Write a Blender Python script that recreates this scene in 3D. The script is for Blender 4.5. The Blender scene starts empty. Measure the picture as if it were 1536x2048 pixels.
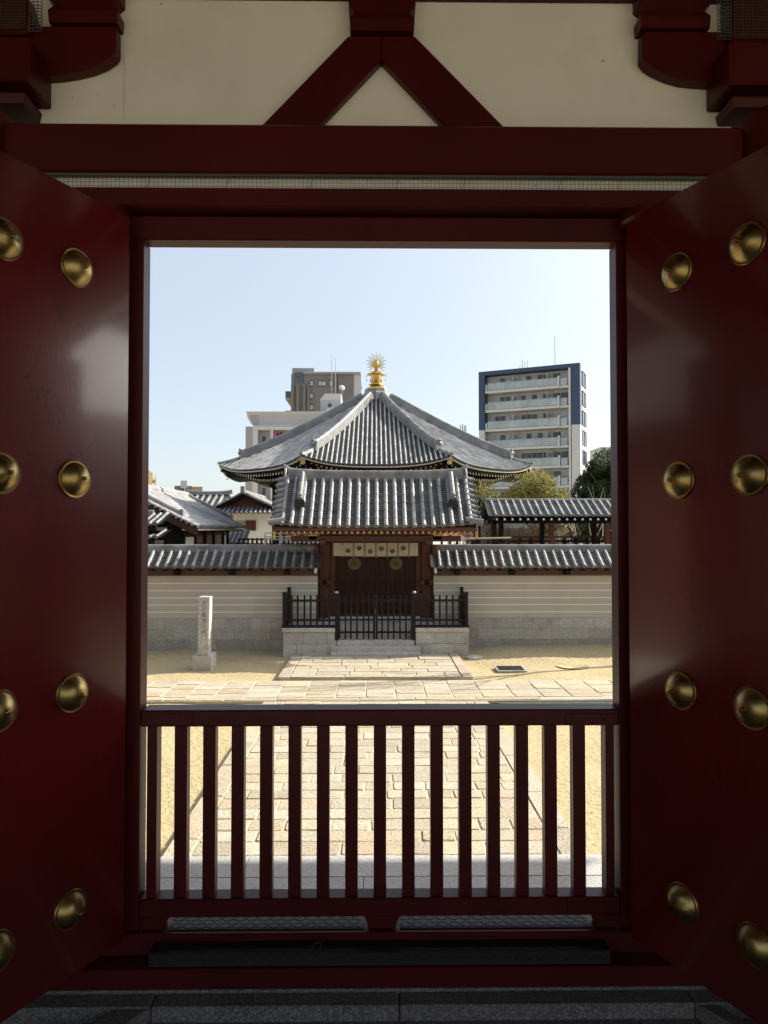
import bpy, bmesh, math, random
from mathutils import Vector, Matrix
R = math.radians
rnd = random.Random(7)
SC = bpy.context.scene
# ---------------------------------------------------------------- camera
F = 1420.0; YAW = R(0.67); PITCH = R(1.37); EYE = Vector((0, 0, 1.65))
cd = bpy.data.cameras.new('camera'); cam = bpy.data.objects.new('camera', cd); SC.collection.objects.link(cam)
cd.sensor_fit = 'HORIZONTAL'; cd.sensor_width = 36; cd.lens = F / 1536 * 36
cd.clip_start = .05; cd.clip_end = 3000
cam.location = EYE; cam.rotation_euler = (R(90) + PITCH, 0, -YAW)
SC.camera = cam
# ---------------------------------------------------------------- light
SUNV = Vector((1.45, .55, 1.0)).normalized()          # towards the sun
ELEV = math.asin(SUNV.z); AZ = math.atan2(SUNV.x, SUNV.y)
w = bpy.data.worlds.new('World'); SC.world = w; w.use_nodes = True
nt = w.node_tree; bg = nt.nodes['Background']
sky = nt.nodes.new('ShaderNodeTexSky'); sky.sky_type = 'NISHITA'; sky.sun_disc = False
sky.sun_elevation = ELEV; sky.sun_rotation = AZ; sky.air_density = 1.0; sky.dust_density = 1.3; sky.ozone_density = 1.0
vm = nt.nodes.new('ShaderNodeMix'); vm.data_type = 'RGBA'; vm.inputs[0].default_value = .62     # thin white veil over the blue
vm.inputs[7].default_value = (3.3, 3.55, 3.85, 1)
nt.links.new(sky.outputs[0], vm.inputs[6])
def wm(op, *a):
    x = nt.nodes.new('ShaderNodeMath'); x.operation = op
    for i, v in enumerate(a):
        if hasattr(v, 'links'): nt.links.new(v, x.inputs[i])
        else: x.inputs[i].default_value = v
    return x.outputs[0]
wtc = nt.nodes.new('ShaderNodeTexCoord'); dp_ = nt.nodes.new('ShaderNodeVectorMath'); dp_.operation = 'DOT_PRODUCT'
nt.links.new(wtc.outputs['Generated'], dp_.inputs[0]); dp_.inputs[1].default_value = SUNV
aur = wm('MULTIPLY', wm('EXPONENT', wm('DIVIDE', wm('ARCCOSINE', wm('MINIMUM', dp_.outputs['Value'], .9999)), -R(12))), 18.0)   # bright hazy aureole round the sun
ga = nt.nodes.new('ShaderNodeVectorMath'); ga.operation = 'SCALE'; ga.inputs[0].default_value = (2.9, 2.75, 2.5); nt.links.new(aur, ga.inputs[3])
ad = nt.nodes.new('ShaderNodeVectorMath'); ad.operation = 'ADD'; nt.links.new(vm.outputs[2], ad.inputs[0]); nt.links.new(ga.outputs[0], ad.inputs[1])
nt.links.new(ad.outputs[0], bg.inputs[0]); bg.inputs[1].default_value = .125
sl = bpy.data.lights.new('sun', 'SUN'); sl.energy = 4.7; sl.angle = R(.53); sl.color = (1, .93, .82)
so = bpy.data.objects.new('sun', sl); SC.collection.objects.link(so)
so.rotation_euler = (-SUNV).to_track_quat('-Z', 'Y').to_euler(); so.location = (20, 10, 30)
SC.view_settings.view_transform = 'Standard'; SC.view_settings.look = 'None'
SC.view_settings.exposure = .86; SC.view_settings.gamma = 1
SC.cycles.max_bounces = 10; SC.cycles.diffuse_bounces = 6; SC.cycles.glossy_bounces = 4
SC.cycles.use_denoising = True; SC.cycles.sample_clamp_indirect = 6

# ---------------------------------------------------------------- helpers
_rot = (Matrix.Rotation(-YAW, 3, 'Z') @ Matrix.Rotation(R(90) + PITCH, 3, 'X'))
def at(px, py, Y):                       # photograph pixel -> point at depth Y (metres)
    d = _rot @ Vector(((px - 768) / F, -(py - 1024) / F, -1))
    return EYE + d * (Y / d.y)
def lerp(a, b, t): return a + (b - a) * t
def top_of(o):
    while o.parent: o = o.parent
    return o
def tag(o, label=None, cat=None, group=None, kind=None):
    if label: o['label'] = label
    if cat: o['category'] = cat
    if group: o['group'] = group
    if kind: o['kind'] = kind
    return o
def thing(name, label, cat, loc=(0, 0, 0), rz=0, group=None):
    o = bpy.data.objects.new(name, None); SC.collection.objects.link(o)
    o.location = loc; o.rotation_euler = (0, 0, rz); o.empty_display_size = .2
    return tag(o, label, cat, group)

class MB:
    def __init__(s): s.v = []; s.f = []; s.m = []; s.t = []; s.mi = 0; s.ti = (1, 1, 1)
    def add(s, vs, fs):
        b = len(s.v); s.v += [Vector(p) for p in vs]
        for f in fs: s.f.append([b + i for i in f]); s.m.append(s.mi); s.t.append(s.ti)
        return s
    def box(s, x0, x1, y0, y1, z0, z1):
        return s.add([(x0, y0, z0), (x1, y0, z0), (x1, y1, z0), (x0, y1, z0), (x0, y0, z1), (x1, y0, z1), (x1, y1, z1), (x0, y1, z1)],
                     [(0, 3, 2, 1), (4, 5, 6, 7), (0, 1, 5, 4), (1, 2, 6, 5), (2, 3, 7, 6), (3, 0, 4, 7)])
    def prism(s, poly, a, b, axis='y'):   # poly: list of 2D points; y: (x,z), x: (y,z), z: (x,y)
        n = len(poly)
        def P(p, h):
            return (p[0], h, p[1]) if axis == 'y' else (h, p[0], p[1]) if axis == 'x' else (p[0], p[1], h)
        return s.add([P(p, a) for p in poly] + [P(p, b) for p in poly],
                     [list(range(n)), list(range(2 * n - 1, n - 1, -1))] + [(i, i + n, (i + 1) % n + n, (i + 1) % n) for i in range(n)])
    def bar(s, p, q, w_, h_=None, up=(0, 0, 1)):
        p = Vector(p); q = Vector(q); h_ = h_ or w_; d = (q - p).normalized(); up = Vector(up)
        if abs(d.dot(up)) > .98: up = Vector((0, 1, 0))
        sx = d.cross(up).normalized() * w_ / 2; sz = sx.cross(d).normalized() * h_ / 2
        vs = [c + a * sx + b * sz for c in (p, q) for a, b in ((-1, -1), (1, -1), (1, 1), (-1, 1))]
        return s.add(vs, [(0, 3, 2, 1), (4, 5, 6, 7), (0, 1, 5, 4), (1, 2, 6, 5), (2, 3, 7, 6), (3, 0, 4, 7)])
    def tube(s, pts, rs, n=8, cap=True):
        pts = [Vector(p) for p in pts]
        if not hasattr(rs, '__len__'): rs = [rs] * len(pts)
        vs = []; k = len(pts); ref = None
        for i, p in enumerate(pts):
            d = (pts[min(i + 1, k - 1)] - pts[max(i - 1, 0)]).normalized()
            if ref is None: ref = Vector((0, 0, 1)) if abs(d.z) < .9 else Vector((1, 0, 0))
            a = d.cross(ref).normalized(); b = a.cross(d).normalized(); ref = b
            for j in range(n):
                t = 2 * math.pi * j / n; vs.append(p + (a * math.cos(t) + b * math.sin(t)) * rs[i])
        fs = [(i * n + j, i * n + (j + 1) % n, (i + 1) * n + (j + 1) % n, (i + 1) * n + j) for i in range(k - 1) for j in range(n)]
        if cap: fs += [list(range(n))[::-1], [(k - 1) * n + j for j in range(n)]]
        return s.add(vs, fs)
    def lathe(s, prof, c, n=24, ax=None, fn=None):   # prof: (r,h); along axis ax from centre c
        c = Vector(c); ax = Vector(ax or (0, 0, 1)).normalized()
        a = ax.orthogonal().normalized() if abs(ax.z) < .99 else Vector((1, 0, 0)); b = ax.cross(a)
        vs = []; k = len(prof)
        for r, h in prof:
            for j in range(n):
                t = 2 * math.pi * j / n; rr = r * (fn(t) if fn else 1)
                vs.append(c + ax * h + (a * math.cos(t) + b * math.sin(t)) * rr)
        fs = [(i * n + j, i * n + (j + 1) % n, (i + 1) * n + (j + 1) % n, (i + 1) * n + j) for i in range(k - 1) for j in range(n)]
        fs += [list(range(n))[::-1], [(k - 1) * n + j for j in range(n)]]
        return s.add(vs, fs)
    def grid(s, fn, nu, nv):
        vs = [fn(i / nu, j / nv) for i in range(nu + 1) for j in range(nv + 1)]
        return s.add(vs, [(i * (nv + 1) + j, (i + 1) * (nv + 1) + j, (i + 1) * (nv + 1) + j + 1, i * (nv + 1) + j + 1) for i in range(nu) for j in range(nv)])
    def build(s, name, mats, parent=None, smooth=False, bevel=0, local=False, ang=35, seg=1):
        me = bpy.data.meshes.new(name)
        vs = s.v
        if parent is not None and not local:
            r = top_of(parent); mi = (Matrix.Translation(r.location) @ r.rotation_euler.to_matrix().to_4x4()).inverted()
            vs = [mi @ p for p in vs]
        me.from_pydata([tuple(p) for p in vs], [], s.f)
        if not isinstance(mats, (list, tuple)): mats = [mats]
        for m in mats: me.materials.append(m)
        me.polygons.foreach_set('material_index', s.m)
        if True:
            at_ = me.attributes.new('tint', 'FLOAT_COLOR', 'FACE')
            at_.data.foreach_set('color', [c for t in s.t for c in (t[0], t[1], t[2], 1)])
        bm = bmesh.new(); bm.from_mesh(me)
        bmesh.ops.recalc_face_normals(bm, faces=bm.faces)
        if bevel:
            ed = [e for e in bm.edges if len(e.link_faces) == 2 and e.calc_face_angle(0) > R(30)]
            bmesh.ops.bevel(bm, geom=ed, offset=bevel, segments=seg, affect='EDGES', clamp_overlap=True)
        bm.to_mesh(me); bm.free()
        if smooth or bevel:
            me.polygons.foreach_set('use_smooth', [True] * len(me.polygons))
            me.set_sharp_from_angle(angle=R(ang))
        o = bpy.data.objects.new(name, me); SC.collection.objects.link(o)
        if parent is not None: o.parent = parent
        return o
def dup(o, parent, loc=None):
    c = o.copy(); SC.collection.objects.link(c); c.parent = parent
    if loc is not None: c.location = loc
    return c
def dup_tree(o, parent=None):
    c = o.copy(); SC.collection.objects.link(c); c.parent = parent
    for ch in [x for x in SC.objects if x.parent == o]: dup_tree(ch, c)
    return c

# ---------------------------------------------------------------- materials
def mat(name, base, rough=.6, metal=0.0, var=.12, vs=4.0, bump=.15, bs=60.0, base2=None, spec=.5, st=(1, 1, 1), tint=False,
        blotch=None, blotch_s=1.2, blotch_at=(.55, .7), coat=0, cr=.15, bd=.01, rvar=.1, speck=None, speck_s=90):
    m = bpy.data.materials.new(name); m.use_nodes = True; n = m.node_tree.nodes; L = m.node_tree.links
    b = n['Principled BSDF']; b.inputs['Metallic'].default_value = metal; b.inputs['Specular IOR Level'].default_value = spec
    b.inputs['Coat Weight'].default_value = coat; b.inputs['Coat Roughness'].default_value = cr
    tc = n.new('ShaderNodeTexCoord'); mp = n.new('ShaderNodeMapping'); mp.inputs['Scale'].default_value = st
    L.new(tc.outputs['Object'], mp.inputs[0])
    def noise(sc, det=5, r=.6, src=mp):
        x = n.new('ShaderNodeTexNoise'); x.inputs['Scale'].default_value = sc; x.inputs['Detail'].default_value = det
        x.inputs['Roughness'].default_value = r; L.new(src.outputs[0], x.inputs['Vector']); return x
    def ramp(src, lo, hi, c0=(0, 0, 0, 1), c1=(1, 1, 1, 1)):
        r = n.new('ShaderNodeValToRGB'); r.color_ramp.elements[0].position = lo; r.color_ramp.elements[1].position = hi
        r.color_ramp.elements[0].color = c0; r.color_ramp.elements[1].color = c1; L.new(src, r.inputs[0]); return r
    def mix(f, a, c, mode='MIX'):
        x = n.new('ShaderNodeMix'); x.data_type = 'RGBA'; x.blend_type = mode
        for sock, val in ((0, f), (6, a), (7, c)):
            if hasattr(val, 'links'): L.new(val, x.inputs[sock])
            elif sock == 0: x.inputs[0].default_value = val
            else: x.inputs[sock].default_value = (*val[:3], 1)
        return x.outputs[2]
    a = [c * (1 - var) for c in base]; c2 = base2 or [min(1, c * (1 + var)) for c in base]
    n1 = noise(vs)
    col = ramp(n1.outputs[0], .3, .7, (*a, 1), (*c2, 1)).outputs[0]
    if blotch:
        nb = noise(blotch_s, 6, .65)
        col = mix(ramp(nb.outputs[0], *blotch_at).outputs[0], col, blotch)
    if speck:
        ns = noise(speck_s, 2, .5)
        col = mix(ramp(ns.outputs[0], .5, .62).outputs[0], col, speck)
    if tint:
        ta = n.new('ShaderNodeAttribute'); ta.attribute_name = 'tint'
        col = mix(1.0, col, ta.outputs['Color'], 'MULTIPLY')
    L.new(col, b.inputs['Base Color'])
    rr = n.new('ShaderNodeMapRange'); rr.inputs[3].default_value = max(.03, rough - rvar); rr.inputs[4].default_value = min(1, rough + rvar)
    L.new(n1.outputs[0], rr.inputs[0]); L.new(rr.outputs[0], b.inputs['Roughness'])
    if bump:
        nb2 = noise(bs, 4, .6); bu = n.new('ShaderNodeBump'); bu.inputs['Strength'].default_value = bump; bu.inputs['Distance'].default_value = bd
        L.new(nb2.outputs[0], bu.inputs['Height']); L.new(bu.outputs[0], b.inputs['Normal'])
    return m
M = {}
M['red'] = mat('red_lacquer', (.060, .0040, .0048), .40, var=.25, vs=2.5, bump=.15, bs=90, st=(1, 1, .4), bd=.004, rvar=.06, spec=.25)
M['door'] = mat('red_door_lacquer', (.088, .0042, .005), .23, var=.25, vs=1.5, bump=.4, bs=100, st=(1, 1, .7), bd=.001, rvar=.05, spec=.7, coat=.8, cr=.09)
M['plaster'] = mat('aged_plaster', (.80, .80, .79), .85, var=.05, blotch=(.71, .70, .67), blotch_s=1.1, blotch_at=(.5, .75), vs=1.5, bump=.25, bs=14, bd=.006, spec=.2,
                   speck=None)
def plaster_specks(m):
    n = m.node_tree.nodes; L = m.node_tree.links; b = n['Principled BSDF']
    src = b.inputs['Base Color'].links[0].from_socket
    tc = n.new('ShaderNodeTexCoord'); vo = n.new('ShaderNodeTexVoronoi'); vo.inputs['Scale'].default_value = 9; fl = n.new('ShaderNodeMapping'); fl.inputs['Scale'].default_value = (1, 0, 1); L.new(tc.outputs['Object'], fl.inputs[0]); L.new(fl.outputs[0], vo.inputs['Vector'])
    r = n.new('ShaderNodeValToRGB'); r.color_ramp.elements[0].position = .035; r.color_ramp.elements[1].position = .05
    r.color_ramp.elements[0].color = (1, 1, 1, 1); r.color_ramp.elements[1].color = (0, 0, 0, 1); L.new(vo.outputs['Distance'], r.inputs[0])
    nz = n.new('ShaderNodeTexNoise'); nz.inputs['Scale'].default_value = 1.6; L.new(tc.outputs['Object'], nz.inputs['Vector'])
    r2 = n.new('ShaderNodeValToRGB'); r2.color_ramp.elements[0].position = .50; r2.color_ramp.elements[1].position = .56; L.new(nz.outputs[0], r2.inputs[0])
    mu = n.new('ShaderNodeMath'); mu.operation = 'MULTIPLY'; L.new(r.outputs[0], mu.inputs[0]); L.new(r2.outputs[0], mu.inputs[1])
    mx = n.new('ShaderNodeMix'); mx.data_type = 'RGBA'; L.new(mu.outputs[0], mx.inputs[0]); L.new(src, mx.inputs[6]); mx.inputs[7].default_value = (.08, .06, .05, 1)
    L.new(mx.outputs[2], b.inputs['Base Color'])
plaster_specks(M['plaster'])
M['brass'] = mat('old_brass', (.34, .25, .10), .36, 1.0, var=.3, vs=9, bump=.05, bs=30, rvar=.1)
M['gold'] = mat('gilding', (.58, .42, .15), .36, 1.0, var=.1, vs=5, bump=.05)
M['goldpaint'] = mat('yellow_gilt_paint', (.46, .31, .10), .6, .2, var=.2)
M['crestgold'] = mat('dull_gilt', (.13, .105, .045), .6, .4, var=.3, vs=8)
M['steel'] = mat('galvanised_plate', (.035, .035, .036), .6, .3, var=.2, vs=6, bump=.1)
M['blacksteel'] = mat('black_plate', (.008, .0070, .0070), .6, .0, var=.3, bump=.1)
M['wire'] = mat('net_wire', (.09, .09, .09), .6, .3)
M['tile'] = mat('smoked_roof_tile', (.195, .195, .192), .48, 0.08, var=.3, vs=2.3, bump=.2, bs=25, bd=.006, tint=False, blotch=(.27, .265, .25), blotch_s=1.6, blotch_at=(.5, .8), rvar=.12)
M['tiledark'] = mat('oni_tile', (.022, .025, .028), .6, 0.0, var=.3, spec=.3)
M['tile_old'] = mat('weathered_roof_tile', (.27, .27, .27), .75, 0.0, var=.28, spec=.3, vs=3, bump=.2, bs=18, bd=.01, blotch=(.42, .41, .39), blotch_s=.9, blotch_at=(.45, .75))
M['brownwood'] = mat('oiled_brown_wood', (.082, .027, .012), .55, spec=.3, var=.35, vs=3, st=(6, 6, .6), bump=.3, bs=20, bd=.004)
M['beamwood'] = mat('oiled_beam_wood', (.072, .023, .011), .5, var=.35, vs=3, st=(.6, 6, 6), bump=.3, bs=20, bd=.004)
M['doorwood'] = mat('dark_door_wood', (.032, .0075, .0045), .5, var=.5, vs=2.5, st=(8, 8, .5), bump=.2, bs=20, bd=.003, spec=.2)
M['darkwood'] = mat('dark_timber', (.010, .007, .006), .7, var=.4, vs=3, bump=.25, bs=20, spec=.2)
M['fence'] = mat('black_stained_fence', (.009, .007, .007), .6, spec=.25, var=.4, vs=8, bump=.35, bs=40, bd=.004, blotch=(.07, .05, .04), blotch_s=5, blotch_at=(.62, .75))
M['white'] = mat('white_plaster', (.72, .72, .70), .8, var=.06, spec=.2)
M['wallplaster'] = mat('beige_wall_plaster', (.50, .46, .385), .85, var=.06, vs=1.2, bump=.12, bs=12, spec=.2, st=(1, 1, .25), blotch=(.41, .375, .31), blotch_s=1.6, blotch_at=(.5, .8))
M['stripe'] = mat('white_stripe', (.8, .77, .68), .8, var=.05, spec=.2)
M['granite'] = mat('grey_granite', (.52, .50, .455), .8, var=.14, vs=3, bump=.35, bs=70, bd=.006, tint=True, speck=(.24, .23, .21), speck_s=60, spec=.3,
                   blotch=(.22, .20, .16), blotch_s=1.4, blotch_at=(.56, .78))
M['podium'] = mat('podium_granite', (.50, .495, .48), .75, var=.08, vs=6, bump=.25, bs=160, bd=.003, tint=True, speck=(.30, .30, .31), speck_s=170, spec=.3)
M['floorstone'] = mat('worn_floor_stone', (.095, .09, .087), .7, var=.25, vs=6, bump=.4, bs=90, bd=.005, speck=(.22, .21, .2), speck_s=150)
M['paver'] = mat('warm_paving_granite', (.45, .405, .315), .85, var=.10, vs=5, bump=.6, bs=38, bd=.012, tint=True, speck=(.27, .22, .16), speck_s=55, spec=.25)
M['mortar'] = mat('sandy_joint', (.44, .385, .27), .95, var=.2, vs=3, bump=.5, bs=40, spec=.1, blotch=(.26, .22, .15), blotch_s=2.5, blotch_at=(.58, .75))
M['sand'] = mat('yellow_sand', (.44, .355, .195), .95, var=.10, vs=1.1, bump=.9, bs=16, bd=.03, spec=.1, base2=(.49, .405, .24), blotch=(.39, .30, .155), blotch_s=.55, blotch_at=(.5, .8), speck=(.38, .31, .19), speck_s=14)
M['moss'] = mat('mossy_gutter', (.05, .055, .04), .9, var=.5, vs=9, bump=.6, bs=30)
M['cloth'] = mat('undyed_curtain', (.50, .44, .33), .9, var=.06, bump=.1, spec=.1)
M['strap'] = mat('curtain_strap', (.22, .17, .12), .9, var=.1)
M['ink'] = mat('dark_crest_dye', (.015, .014, .02), .8)
M['leafy'] = mat('evergreen_leaf', (.030, .050, .018), .8, var=.4, vs=1.5, bump=0, spec=.2, tint=True)
M['leafy_y'] = mat('yellow_green_leaf', (.20, .175, .050), .9, var=.35, vs=1.5, bump=0, spec=.1, tint=True)
M['twig'] = mat('dry_twigs', (.20, .15, .10), .8, var=.3, vs=2, bump=0)
M['bark'] = mat('grey_bark', (.10, .08, .065), .9, var=.3, vs=8, bump=.5, bs=20)
M['palebark'] = mat('pale_bark', (.34, .31, .28), .9, var=.3, vs=8, bump=.5, bs=20)
M['bwhite'] = mat('tower_white_render', (.46, .475, .50), .7, var=.05, vs=.3, bump=0)
M['bblue'] = mat('tower_blue_tile', (.025, .050, .11), .6, var=.1, vs=1, bump=0)
M['brown_b'] = mat('taupe_cladding', (.155, .148, .15), .7, var=.08, vs=.4, bump=0)
M['grey_b'] = mat('grey_cladding', (.27, .27, .30), .6, var=.08, vs=.4, bump=0)
M['tan_b'] = mat('tan_panel', (.33, .27, .19), .7, var=.08, bump=0)
M['yellow_b'] = mat('yellow_render', (.72, .52, .22), .7, var=.05, bump=0)
M['glass'] = mat('window_glass', (.085, .095, .11), .12, .0, var=.5, vs=.7, bump=0, spec=.35)
M['curtain_glass'] = mat('curtained_glass', (.34, .36, .37), .15, .0, var=.3, vs=.8, bump=0, spec=.8)
M['frost'] = mat('frosted_balcony_glass', (.27, .33, .35), .2, .0, var=.25, vs=.5, bump=0, spec=.7)
M['metal'] = mat('grey_metal', (.35, .35, .36), .45, .7, var=.1)
M['pink'] = mat('pink_cloth', (.7, .05, .2), .8)
M['orange'] = mat('orange_red_paint', (.45, .10, .03), .5)
M['bamboo'] = mat('dry_bamboo', (.48, .38, .25), .6, var=.2)
M['stripe_b'] = mat('pale_eaves_edge', (.50, .46, .40), .7, var=.1)
M['tipgold'] = mat('ochre_rafter_tip', (.55, .36, .14), .6, var=.4, vs=1.3)
M['tipwhite'] = mat('white_rafter_tip', (.68, .64, .55), .7, var=.1)
# ---------------------------------------------------------------- ground
G = -1.40
def gz(x, y):
    s = max(0, min(1, (x - 1.8) / 1.5)) * max(0, min(1, (y - 15.6) / 1.6))
    h = .13 * s
    if abs(x) > 2.1 or y > 17: h += .012 * math.sin(x * 1.9 + .5) * math.sin(y * 1.3) + .008 * math.sin(x * 4.1 + y * 3.3)
    return G + h
def axis(a, b, fine0, fine1, st, coarse):
    xs = [a]; x = fine0
    while x < fine1: xs.append(x); x += st
    xs += [fine1, b]
    for c in coarse: xs.append(c)
    return sorted(set(round(v, 3) for v in xs))
xs = axis(-900, 900, -12, 12, .2, [-300, -100, -50, -25, 25, 50, 100, 300])
ys = axis(-600, 1500, 4, 20, .2, [-100, -30, -10, 26, 35, 60, 100, 200, 500])
g = MB()
vs = [(x, y, gz(x, y) if 2 < y < 26 and abs(x) < 25 else G) for x in xs for y in ys]
g.add(vs, [(i * len(ys) + j, (i + 1) * len(ys) + j, (i + 1) * len(ys) + j + 1, i * len(ys) + j + 1) for i in range(len(xs) - 1) for j in range(len(ys) - 1)])
o = g.build('ground', M['sand'], smooth=True, ang=80); tag(o, 'yellow sandy courtyard ground', None, kind='structure')

# pavers
PT = [(1.0, 1.0, 1.0), (1.05, 1.0, .95), (.95, .93, .93), (1.08, 1.09, 1.10), (1.0, .92, .84), (.90, .89, .87), (1.06, 1.03, .93), (.98, .93, .88)]
def stone(mb, poly, z0, z1, bev=.012, tilt=.004):
    n = len(poly); cx = sum(p[0] for p in poly) / n; cy = sum(p[1] for p in poly) / n
    tx = rnd.uniform(-tilt, tilt); ty = rnd.uniform(-tilt, tilt)
    def Z(p, z): return z + tx * (p[0] - cx) * 2 + ty * (p[1] - cy) * 2
    def ins(p, k):
        d = math.hypot(p[0] - cx, p[1] - cy) or 1; return (p[0] + (cx - p[0]) / d * k, p[1] + (cy - p[1]) / d * k)
    r0 = [(p[0], p[1], z0) for p in poly]; r1 = [(p[0], p[1], Z(p, z1 - bev * .8)) for p in poly]
    r2 = [(*ins(p, bev), Z(p, z1)) for p in poly]
    fs = [(i, (i + 1) % n, (i + 1) % n + n, i + n) for i in range(n)] + [(i + n, (i + 1) % n + n, (i + 1) % n + 2 * n, i + 2 * n) for i in range(n)] + [[i + 2 * n for i in range(n)]]
    k = rnd.choice(PT); v = rnd.uniform(.9, 1.07); mb.ti = (k[0] * v, k[1] * v, k[2] * v)
    mb.add(r0 + r1 + r2, fs); mb.ti = (1, 1, 1)
def rect_stone(mb, x0, x1, y0, y1, z0, z1, j=.006, ch=.022):
    def J(): return rnd.uniform(-j, j)
    c = lambda: rnd.uniform(.4, 1) * ch
    a, b, c_, d = c(), c(), c(), c()
    p = [(x0 + a, y0 + J()), ((x0 + x1) / 2, y0 + J()), (x1 - b, y0 + J()), (x1 + J(), y0 + b), (x1 + J(), y1 - c_), (x1 - c_, y1 + J()), ((x0 + x1) / 2, y1 + J()), (x0 + d, y1 + J()), (x0 + J(), y1 - d), (x0 + J(), y0 + a)]
    stone(mb, p, z0, z1)
def pave(mb, x0, x1, y0, y1, row, lmin, lmax, z, along='x', gap=.008):
    a0, a1, b0, b1 = (x0, x1, y0, y1) if along == 'x' else (y0, y1, x0, x1)
    b = b0
    while b < b1 - .08:
        r = min(row * rnd.uniform(.9, 1.12), b1 - b)
        if b1 - (b + r) < .1: r = b1 - b
        a = a0
        first = True
        while a < a1 - .05:
            l = rnd.uniform(lmin, lmax) * (rnd.uniform(.4, 1) if first else 1); first = False
            if a1 - (a + l) < lmin * .5: l = a1 - a
            zz = z + rnd.uniform(-.006, .006)
            q = (a + gap, a + l - gap, b + gap, b + r - gap)
            if along == 'x': rect_stone(mb, q[0], q[1], q[2], q[3], G - .05, zz)
            else: rect_stone(mb, q[2], q[3], q[0], q[1], G - .05, zz)
            a += l
        b += r
ZP = G + .055
# near path
mb = MB(); mb.mi = 1; mb.box(-1.93, 1.93, 6.0, 12.45, G - .05, ZP - .009); mb.mi = 0
pave(mb, -1.70, 1.70, 6.05, 12.42, .28, .26, .72, ZP, gap=.006)
for sx in (-1, 1):
    y = 6.05
    while y < 12.3:
        l = rnd.uniform(.7, 1.3); l = min(l, 12.42 - y)
        x0, x1 = (-1.95, -1.71) if sx < 0 else (1.71, 1.95)
        rect_stone(mb, x0, x1, y + .006, y + l - .006, G - .05, ZP + .004, .004, .012); y += l
o = mb.build('paved_path', [M['paver'], M['mortar']]); tag(o, kind='structure')
# cross path
mb = MB(); mb.mi = 1; mb.box(-16, 16, 12.50, 14.15, G - .05, ZP - .009); mb.mi = 0
pave(mb, -16, 16, 12.72, 14.12, .52, .24, .5, ZP, along='y')
x = -16
while x < 16:
    l = rnd.uniform(.9, 1.5); rect_stone(mb, x + .005, x + l - .005, 12.53, 12.70, G - .05, ZP + .003, .003, .012); x += l
o = mb.build('cross_path', [M['paver'], M['mortar']]); tag(o, kind='structure')
# apron in front of the small gate
mb = MB(); mb.mi = 1; mb.box(-1.93, 1.93, 14.24, 16.98, G - .05, ZP + .02); mb.mi = 0
pave(mb, -1.72, 1.72, 14.45, 16.97, .34, .5, 1.0, ZP + .04)
for sx in (-1, 1):
    y = 14.25
    while y < 16.8:
        l = min(rnd.uniform(.8, 1.2), 16.97 - y)
        x0, x1 = (-1.95, -1.74) if sx < 0 else (1.74, 1.95)
        rect_stone(mb, x0, x1, y + .005, y + l - .005, G - .05, ZP + .045, .003, .012); y += l
x = -1.72
while x < 1.7:
    l = min(rnd.uniform(.8, 1.2), 1.72 - x); rect_stone(mb, x + .005, x + l - .005, 14.25, 14.43, G - .05, ZP + .045, .003, .012); x += l
o = mb.build('paved_apron', [M['paver'], M['mortar']]); tag(o, kind='structure')
mb = MB(); mb.add([(2.3, 12.30, G + .022), (16, 12.30, G + .022), (16, 12.49, G + .022), (2.0, 12.49, G + .022)], [(0, 1, 2, 3)])
o = mb.build('gutter', M['moss']); tag(o, kind='structure')

# ---------------------------------------------------------------- podium of the big gate (outside floor, steps)
def blocks(mb, x0, x1, y0, y1, rows, lmin, lmax, gap=.005, grime=0):
    """rows of ashlar blocks standing between y0 (front) and y1; rows = list of z bounds"""
    for k in range(len(rows) - 1):
        x = x0
        l0 = rnd.uniform(.4, 1)
        while x < x1 - .02:
            l = rnd.uniform(lmin, lmax) * l0; l0 = 1
            if x1 - (x + l) < lmin * .45: l = x1 - x
            v = rnd.uniform(.86, 1.12) * (1 - grime * (len(rows) - 2 - k)); mb.ti = (v, v * rnd.uniform(.97, 1.0), v * rnd.uniform(.94, 1.0) * (1 - .25 * grime * (len(rows) - 2 - k)))
            mb.box(x + gap, x + l - gap, y0, y1, rows[k] + gap, rows[k + 1] - gap); x += l
    mb.ti = (1, 1, 1)
PZ = -.12
mb = MB()
for a, b, hmin, hmax in ((2.97, 3.66, .9, 1.4), (3.664, 3.90, 1.0, 1.6)):
    x = -7
    while x < 8:
        l = rnd.uniform(hmin, hmax); v = rnd.uniform(.93, 1.06); mb.ti = (v, v, v)
        mb.box(x + .002, x + l - .002, a, b - .004, PZ - .3, PZ); x += l
mb.ti = (1, 1, 1)
for k in range(1, 8):
    x = -2.6
    while x < 2.6:
        l = 1.3; v = rnd.uniform(.93, 1.06); mb.ti = (v, v, v)
        mb.box(x + .002, x + l - .002, 3.9 + .33 * (k - 1), 3.9 + .33 * k, PZ - .16 * k - .15, PZ - .16 * k); x += l
mb.ti = (.8, .8, .8); mb.box(-7, 8, 3.0, 3.88, G - .1, PZ - .31)
o = mb.build('gate_terrace', M['podium']); tag(o, kind='structure')

# ---------------------------------------------------------------- the big red gate we stand in
ZT = at(760, 1860, 2.80).z; ZS1 = at(760, 1906, 2.704).z; ZS0 = at(760, 1931, 2.704).z; ZB = at(760, 1977, 2.69).z; ZK = at(760, 1987, 2.68).z; ZF = at(760, 2046, 2.60).z
gate = thing('temple_gate', 'dark red lacquered temple gate with studded doors folded back around its open doorway', 'temple gate', (0, 2.9, -.16))
def GP(mb, name, m='red', bevel=.004, **k): return mb.build(name, M[m] if isinstance(m, str) else m, gate, bevel=bevel, **k)
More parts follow.
